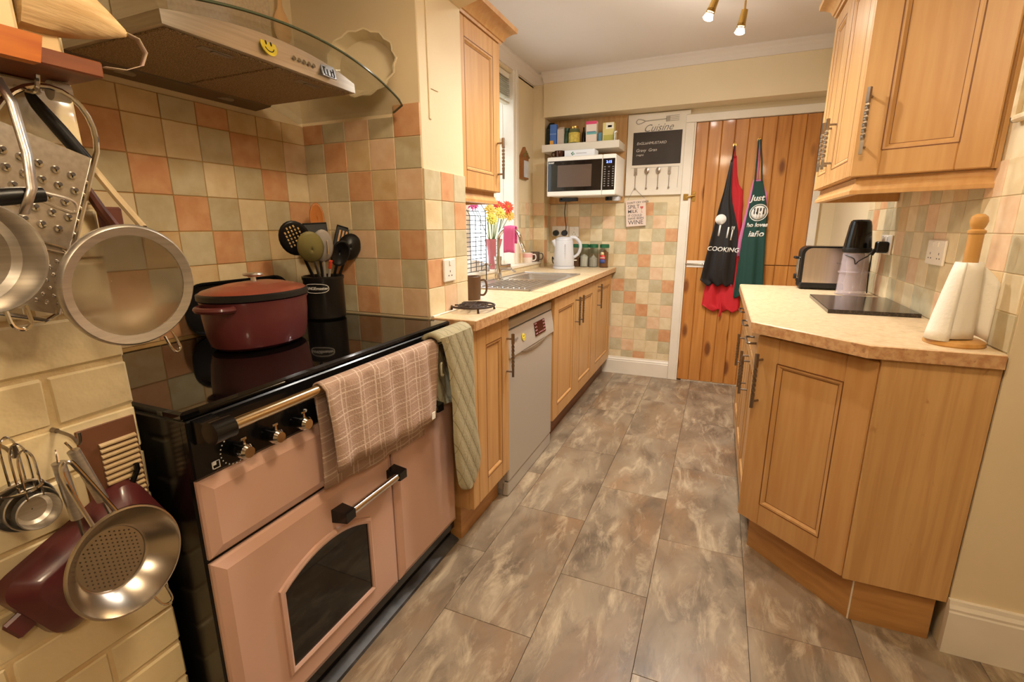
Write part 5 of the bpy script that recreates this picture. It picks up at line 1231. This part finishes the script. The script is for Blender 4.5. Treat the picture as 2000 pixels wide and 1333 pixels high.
b=B(); b.M=I4(.238,1.33); n=28; b.add([(.049*cos(2*PI*k/n),.049*sin(2*PI*k/n),0) for k in range(n)]+[(.025*cos(2*PI*k/n),.025*sin(2*PI*k/n),0) for k in range(n)]+[(0,0,0)],[[k,(k+1)%n,n+(k+1)%n,n+k] for k in range(n)]+[[n+k,n+(k+1)%n,2*n] for k in range(n)]); pr=part('printed_disc',onto(b,og),white_print,grA,solid=.0006)
b=B(); b.M=I4(.238,1.33)
for k in range(4): b.box(-.034+.020*k,-.025+.020*k,-.012,.032,-.0001,.0); b.box(-.031+.020*k,-.0295+.020*k,-.038,-.012,-.0001,0)
o_=onto(b,og); o_.v=[v+Vector((0,-.0012,0)) for v in o_.v]; part('piano_keys',o_,MATS['dark_print'],pr,solid=.0008,kind='stuff')
# ================================================================ RIGHT WORKTOP
ts=thing('toaster','brushed steel long-slot toaster with black ends at the far end of the right worktop','toaster',(.55,2.98,ZW))
y0,y1=2.915,3.045; x0,x1=.408,.672
def tprof(a,z0,z1,r,n=6):
    P=[(a[0],z0),(a[1],z0)]
    for i in range(n+1): t=PI/2*i/n; P.append((a[1]-r+r*sin(PI/2-t)*1,z1-r+r*sin(t)))
    for i in range(n+1): t=PI/2*i/n; P.append((a[0]+r-r*sin(t),z1-r+r*cos(t)))
    return P
b=B(); b.prism(tprof((x0-.008,x1),ZW+.034,ZW+.222,.035),y0+.004,y1-.004,'y'); part('body',b,blackp_m,ts)
b=B(); b.prism(tprof((x0+.006,x1-.006),ZW+.036,ZW+.214,.035),y0,y0+.006,'y'); sd=part('side_panel',b,mat('toaster_steel',(214,202,190),.3,1,c2=(206,194,182),scale=3,st=(30,1,1)),ts)
b=B(); b.prism(tprof((x0+.006,x1-.006),ZW+.036,ZW+.214,.035),y1-.006,y1,'y'); part('side_panel',b,MATS['toaster_steel'],ts)
b=B(); b.text('PHILIPS',.011,face((.575,y0-.0006,ZW+.138),(1,0,0)),bold=.0002); part('maker_lettering',b,grey_print,sd)
b=B(); b.box(x0-.004,x1-.004,y0-.002,y1+.002,ZW+.006,ZW+.038,.006); part('base',b,blackp_m,ts)
for y in(y0+.02,y1-.045):
    b=B(); b.box(x0+.03,x1-.03,y,y+.026,ZW+.216,ZW+.2245,.002); part('slot_surround',b,chrome_m,ts)
for y in(y0+.035,y1-.055):
    b=B(); b.box(x0-.016,x0-.006,y,y+.022,ZW+.055,ZW+.165,.004); part('lever_track',b,chrome_m,ts)
    b=B(); b.box(x0-.034,x0-.012,y-.002,y+.024,ZW+.155,ZW+.168,.004); part('lever',b,blackp_m,ts)
b=B(); b.cyl((x0-.008,y0+.065,ZW+.062),(x0-.026,y0+.065,ZW+.062),.014,n=16); part('dial',b,blackp_m,ts)
for x in(x0+.02,x1-.03):
    b=B(); b.box(x,x+.02,y0+.01,y1-.01,ZW,ZW+.007); part('foot',b,blackp_m,ts)
# juicer
jx,jy=.603,2.770
ju=thing('juicer','compact juicer with black motor top and clear jug against the right wall','juicer',(jx,jy,ZW))
jg=mat('smoky_plastic',(206,192,200),.08,alpha=.34)
b=B(); b.lathe([(.064,.0),(.066,.003),(.060,.012),(.057,.10),(.062,.104),(.064,.110),(.056,.114),(.053,.205),(.051,.205),(.053,.112),(.0545,.10),(.057,.013),(.050,.006),(.001,.006),(.001,.0)],36,(jx,jy,ZW)); part('jug',b,jg,ju)
b=B(); b.lathe([(.001,.02),(.030,.02),(.034,.06),(.028,.10),(.034,.15),(.030,.19),(.001,.19)],24,(jx,jy,ZW)); part('inner_cone',b,mat('cone_plastic',(176,160,150),.35),ju)
b=B(); b.lathe([(.052,.200),(.058,.203),(.060,.214),(.058,.222),(.052,.226)],32,(jx,jy,ZW)); part('collar',b,blackp_m,ju)
b=B(); b.lathe([(.056,.224),(.055,.24),(.045,.325),(.040,.345),(.032,.352),(.001,.353)],32,(jx,jy,ZW)); part('motor',b,mat('gloss_black',(14,13,13),.15),ju)
b=B(); b.tube([(jx-.05,jy-.03,ZW+.19),(jx-.02,jy-.062,ZW+.175),(jx-.012,jy-.066,ZW+.150),(jx+.0,jy-.066,ZW+.165),(jx+.03,jy-.060,ZW+.185),(jx+.056,jy-.02,ZW+.19),(jx+.062,jy,ZW+.10),(jx+.064,jy-.01,ZW+.01)],.0025,6); part('lead',b,blackp_m,ju)
b=B(); b.box(XR-.060,XR-.0165,2.655,2.70,1.115,1.165,.005); b.cyl((XR-.06,2.677,1.13),(XR-.072,2.677,1.105),.008); single('mains_plug',b,blackp_m,'black plug in the socket beside the juicer','plug')
# granite board
b=B(); b.prism([(.408,2.590),(.402,2.128),(.690,2.132),(.700,2.584)],ZW,ZW+.013); b.frust([(.408,2.590),(.402,2.128),(.690,2.132),(.700,2.584)],[(.410,2.588),(.404,2.130),(.688,2.134),(.698,2.582)],ZW+.013,ZW+.015)
single('chopping_board',b,mat('granite',(46,40,34),.12,c2=(78,68,58),scale=160,lo=.5,hi=.7),'polished dark granite board on the right worktop','chopping board')
# paper towel holder
px,py=.628,1.688
pt_=thing('paper_towel_holder','turned wooden paper towel holder with a nearly empty white roll, nearest on the right worktop','paper towel holder',(px,py,ZW))
pw=mat('turned_wood',(204,154,86),.4,c2=(192,138,70),scale=3,st=(10,10,1),coat=.2)
b=B(); b.lathe([(.001,0),(.066,0),(.068,.004),(.066,.012),(.055,.018),(.001,.018)],32,(px,py,ZW)); part('base',b,pw,pt_)
b=B(); b.lathe([(.001,.018),(.0165,.018),(.0165,.300),(.0195,.304),(.0195,.310),(.013,.314),(.0165,.322),(.0195,.334),(.017,.346),(.009,.353),(.001,.354)],24,(px,py,ZW)); part('pole',b,pw,pt_)
b=B(); P=[]; n=40
for i in range(9):
    f=i/8; z=ZW+.022+.205*f; row=[]
    for k in range(n+1):
        q=k/n; a=2*PI*q*1.02-2.2; r=.026+.010*(1-f)+(.034*(1-f)**.8)*max(0,cos(a-PI*1.12))**2+.004*q
        row.append((px+r*cos(a),py+r*sin(a),z-.008*(1-f)*q))
    P.append(row)
b.grid(P); part('paper_roll',b,paper_m,pt_,solid=.003,ang=80)
b=B(); P=[]
for i in range(7):
    f=i/6; P.append([(px+.036+.034*q-.0*f,py-.018-.028*q,ZW+.215-.185*f*(1-.15*q)-.02*q) for q in(0,.25,.5,.75,1)])
b.grid(P); b=B(); P=[[(px+.029+.045*q+.004*sin(q*4),py+.012-.016*q,ZW+.222-.050*q-(.19-.03*q)*f) for q in(0,.2,.4,.6,.8,1)] for f in [i/6 for i in range(7)]]; b.grid(P); part('loose_sheet',b,paper_m,pt_,solid=.0012)
# framed plaque on the right wall
fp=thing('wall_plaque','small cream carved plaque on the right wall above the tiles','plaque',(XR,1.74,1.5))
b=B(); 
Mq=face((XR-.001,1.708,1.612),(0,-1,0))
b.M=Mq; 
for (u0,u1,v0,v1) in((-.10,-.085,-.11,.11),(.085,.10,-.11,.11),(-.10,.10,-.11,-.092),(-.10,.10,.092,.11)): b.box(u0,u1,v0,v1,0,.022,.005)
part('frame',b,mat('shabby_cream',(226,212,182),.6,c2=(206,186,150),scale=30),fp)
b=B(); b.M=Mq; b.box(-.086,.086,-.093,.093,0,.006); part('back',b,mat('plaque_back',(190,170,128),.6),fp)
b=B(); b.M=Mq
for k in range(5): b.sphere((-.05+.025*k,-.02+.03*(k%2),.008),.014,10)
part('relief',b,MATS['shabby_cream'],fp,kind='stuff')

# ================================================================ WINDOW SILL
SL=.957
mug('mug',(-1.425,3.665,SL),.042,.075,mat('white_mug',(236,224,214),.3,c2=(238,226,216),scale=3),'white and pink mug on the window sill',(.9,.4))
b=B(); o=None
mg=[o for o in bpy.data.objects if o.get('label')=='white and pink mug on the window sill'][0]
b=B(); b.lathe([(.0422,.040),(.0426,.041),(.0426,.070),(.0422,.071)],28,(-1.425,3.665,SL),ring=True); part('pink_band',b,mat('mug_pink',(228,178,176),.4),mg)
mug('mug',(-1.405,3.79,SL),.038,.078,mat('brown_mug',(96,78,66),.4),'brown mug in the corner of the window sill behind the white mug',(.9,.4))
vs_=thing('vase','pink ribbed glass vase on the window sill','vase',(-1.415,3.0,SL))
b=B(); pr_=[(.001,.0),(.032,.0),(.036,.004),(.034,.03),(.037,.06),(.036,.075),(.041,.10),(.040,.115),(.048,.15),(.062,.20),(.060,.20),(.046,.15),(.037,.11),(.033,.06),(.031,.01),(.001,.008)]
b.lathe(pr_,28,(-1.415,3.0,SL)); part('glass',b,mat('pink_glass',(232,150,156),.1,trans=.55,ior=1.3),vs_)
b=B()
for k in range(6): a=k*1.05; b.tube([(-1.415+.01*cos(a),3.0+.01*sin(a),SL+.02),(-1.415+.03*cos(a),3.0+.03*sin(a),SL+.2),(-1.405+.05*cos(a),3.0+.07*sin(a),SL+.33)],.003,5)
part('stems',b,mat('stem_green',(86,110,60),.6),vs_,kind='stuff')
fr=random.Random(11)
FL=[((-1.38,3.165,1.370),(232,84,48),'orange red chrysanthemum at the top right of the vase',.050),((-1.40,3.05,1.375),(222,72,60),'red chrysanthemum at the top of the vase',.042),((-1.38,3.19,1.315),(240,190,84),'yellow orange chrysanthemum low on the right of the vase',.045),((-1.36,2.99,1.325),(238,214,96),'yellow chrysanthemum in the middle of the bunch',.048),((-1.39,2.90,1.345),(236,200,90),'golden chrysanthemum upper left of the bunch',.045),((-1.36,2.86,1.285),(214,210,84),'lime yellow chrysanthemum lower left of the bunch',.045),((-1.42,2.72,1.375),(226,90,160),'bright pink bloom at the far left of the bunch',.045)]
for p,c,lab,R_ in FL:
    t=thing('flower',lab,'flower',p,'flowers in the pink vase')
    m=mat('petal_%d'%len(MATS),c,.6); b=B(); nrm=Vector((.7,-.6,.35)).normalized(); a_=nrm.orthogonal().normalized(); c_=nrm.cross(a_)
    for ring,(rr1,lift,n) in enumerate(((1,0,15),(.78,.008,12),(.5,.014,9))):
        for k in range(n):
            t_=2*PI*k/n+ring*.3+fr.uniform(-.08,.08); d=a_*cos(t_)+c_*sin(t_); w=nrm.cross(d); P0=Vector(p)+nrm*lift; L_=R_*rr1*fr.uniform(.9,1.1)
            v=[P0+d*.006-w*.003,P0+d*.006+w*.003,P0+d*L_*.7+w*.006+nrm*.004,P0+d*L_,P0+d*L_*.7-w*.006+nrm*.004]
            b.add(v+[q-nrm*.001 for q in v],[[0,1,2,3,4],[9,8,7,6,5],[0,5,6,1],[1,6,7,2],[2,7,8,3],[3,8,9,4],[4,9,5,0]])
    part('petals',b,m,t,kind='stuff'); b=B(); b.sphere(Vector(p)+nrm*.012,.009,10); part('flower_centre',b,mat('centre_%d'%len(MATS),(190,160,50),.7),t)
    b=B(); b.tube([(-1.415,3.0+.3*(p[1]-3.0)*.3,SL+.16),Vector(p)-nrm*.004],.0022,5); part('stem',b,MATS['stem_green'],t)
# wire rack
wr=thing('wire_rack','dark wire plate rack standing in the window behind the drainer','rack',(-1.345,2.57,ZW))
ya,yb,xr_=2.395,2.735,-1.342
wm=mat('wire_dark',(74,72,72),.35,.8)
for y in(ya,yb):
    b=B(); b.tube([(xr_,y,ZW),(xr_,y,1.33),(xr_-.03,y,1.372)],.0032,6); part('upright',b,wm,wr)
for k in range(15):
    z=.975+.025*k; b=B(); b.cyl((xr_,ya,z),(xr_-.0,yb,z+.004*sin(k)),.0023,n=6); part('wire',b,wm,wr)
for k in range(4):
    y=ya+.068*(k+1); b=B(); b.tube([(xr_,y,.975),(xr_,y,1.30),(xr_-.02,y,1.335)],.0022,6); part('wire',b,wm,wr)
b=B(); b.tube([(-1.395,2.78,SL+.038),(-1.375,2.80,SL+.04),(-1.372,2.87,SL+.04),(-1.395,2.89,SL+.038),(-1.425,2.87,SL+.04),(-1.428,2.80,SL+.04)],.006,8,closed=True); b.lathe([(.001,0),(.030,0),(.034,.030),(.036,.036),(.033,.036),(.030,.004),(.001,.003)],24,(-1.40,2.835,SL)); single('soap_dish',b,chrome_m,'round chrome soap dish on the sill behind the tap','soap dish')
mug('mug',(-1.43,2.74,SL),.036,.072,MATS['white_mug'],'small white cup on the sill behind the wire rack',(.9,.4))
# slatted blind drawn up at the window head
bl=thing('window_blind','pale slatted window blind drawn up to the window head','blind',(XW-.03,2.9,2.13))
b=B(); b.box(XW-.07,XW-.02,2.27,3.475,2.262,2.298,.003); part('head_rail',b,white_m,bl)
bs_=mat('blind_slat',(206,196,172),.5)
for k in range(9):
    b=B(); z=2.245-.0135*k; b.prism([(XW-.068,z),(XW-.045,z+.005),(XW-.022,z),(XW-.022,z+.002),(XW-.045,z+.007),(XW-.068,z+.002)],2.275,3.44,'y'); part('slat',b,bs_,bl)
b=B(); b.box(XW-.066,XW-.024,2.275,3.44,2.098,2.112,.003); part('bottom_rail',b,bs_,bl)
b=B(); b.tube([(XW-.018,3.43,2.29),(XW-.016,3.435,2.2),(XW-.016,3.44,2.13)],.002,5); part('cord',b,white_m,bl)
# little house plaque on the window wall
hp_=thing('house_plaque','small wooden house-shaped plaque with pale picture beside the window','plaque',(XW,3.645,1.6))
b=B(); b.prism([(3.575,1.60),(3.715,1.60),(3.715,1.765),(3.645,1.835),(3.575,1.765)],XW,XW+.022,'x'); part('house',b,mat('plaque_wood',(158,104,56),.5,c2=(134,84,44),scale=20),hp_)
b=B(); b.box(XW+.022,XW+.0255,3.615,3.708,1.612,1.735,.001); pc=part('picture',b,mat('picture_pale',(208,206,204),.5,c2=(190,188,190),scale=14),hp_)
b=B()
for k in range(7): b.sphere((XW+.022,3.615+.017*k-(k%2)*.006,1.765+.012*(3-abs(3-k))),.010,8)
part('foliage',b,mat('dry_moss',(120,100,50),.8),hp_,kind='stuff')

# ================================================================ LAMPS
sf=thing('spot_light_bar','brass and chrome spotlight bar with four halogen heads on the galley ceiling','ceiling light',(-.2,2.4,CZ))
b=B(); b.cyl((-.21,2.44,CZ-.002),(-.21,2.44,CZ-.022),.055,n=28); b.tube([(-.46,1.90,CZ-.05),(-.21,2.44,CZ-.05),(.03,2.93,CZ-.05)],.009,10); b.cyl((-.21,2.44,CZ-.02),(-.21,2.44,CZ-.05),.01,n=10); part('bar',b,brass_m,sf)
bulb_m=mat('bulb_glow',(255,250,240),.3,emit=(255,244,226),es=9)
AIM=SAIM
for (p,e),(ax,ay) in zip(SPOTS,AIM):
    P_=Vector(p); d=Vector((ax*.5,ay*.5,-1)).normalized(); a0=P_-d*.095
    b=B(); b.tube([(a0.x,a0.y,CZ-.05),a0],.005,8); b.cyl(a0,P_-d*.035,.015,.019,n=16); 
    for k in range(3): b.cyl(P_-d*(.033-.008*k),P_-d*(.029-.008*k),.0205,n=16)
    h=part('lamp_holder',b,brass_m,sf)
    b=B(); b.cyl(P_-d*.022,P_+d*.006,.014,.025,n=16); b.cyl(P_+d*.006,P_+d*.012,.025,.018,n=16); part('halogen_bulb',b,bulb_m,h,'glowing halogen bulb')
for k,(p,e) in enumerate(ROOML):
    t=thing('pendant_lamp','fabric drum pendant lamp in the near room, %s'%('above the range side' if k==0 else 'behind the camera'),'lamp',(p[0],p[1],p[2]))
    b=B(); b.cyl((p[0],p[1],p[2]+.06),(p[0],p[1],2.40),.004,n=6); b.cyl((p[0],p[1],2.385),(p[0],p[1],2.40),.04,n=16); part('cord',b,white_m,t)
    b=B(); n=28; b.grid([[(p[0]+r*cos(2*PI*i/n),p[1]+r*sin(2*PI*i/n),z) for i in range(n)] for r,z in((.16,p[2]+.13),(.19,p[2]-.03))],True); part('shade',b,mat('shade_%d'%k,(236,220,190),.8),t,solid=.003)
# ================================================================ GARDEN
hg=random.Random(2)
for k in range(3):
    t=thing('garden_shrub',['leafy shrub outside the near half of the window','leafy shrub outside the middle of the window','tall leafy shrub outside the far half of the window'][k],'shrub',(-3.4-.5*k,2.0+1.6*k,0),'shrubs outside the window')
    b=B(); c0=Vector((-3.4-.5*k,2.0+1.6*k,1.3+.35*k))
    for i in range(900):
        d=Vector((hg.gauss(0,1),hg.gauss(0,1),hg.gauss(0,1))).normalized(); p=c0+Vector((d.x*.5,d.y*.62,d.z*(.95+.3*k)))*hg.uniform(.75,1.05); n_=(d+Vector((hg.uniform(-.6,.6),hg.uniform(-.6,.6),hg.uniform(-.6,.6)))).normalized(); a_=n_.orthogonal().normalized(); c_=n_.cross(a_); s_=hg.uniform(.05,.09)
        b.add([p-a_*s_,p+c_*s_*.5,p+a_*s_,p-c_*s_*.5],[[0,1,2,3]])
    part('foliage',b,mat('leaf_%d'%k,(96,122,64),.6,c2=(130,150,84),scale=3),t,kind='stuff')
    b=B(); b.tube([(c0.x,c0.y,-.3),(c0.x,c0.y,.6),c0],[.04,.03,.02],8); part('trunk',b,mat('bark_%d'%k,(90,70,50),.8),t)
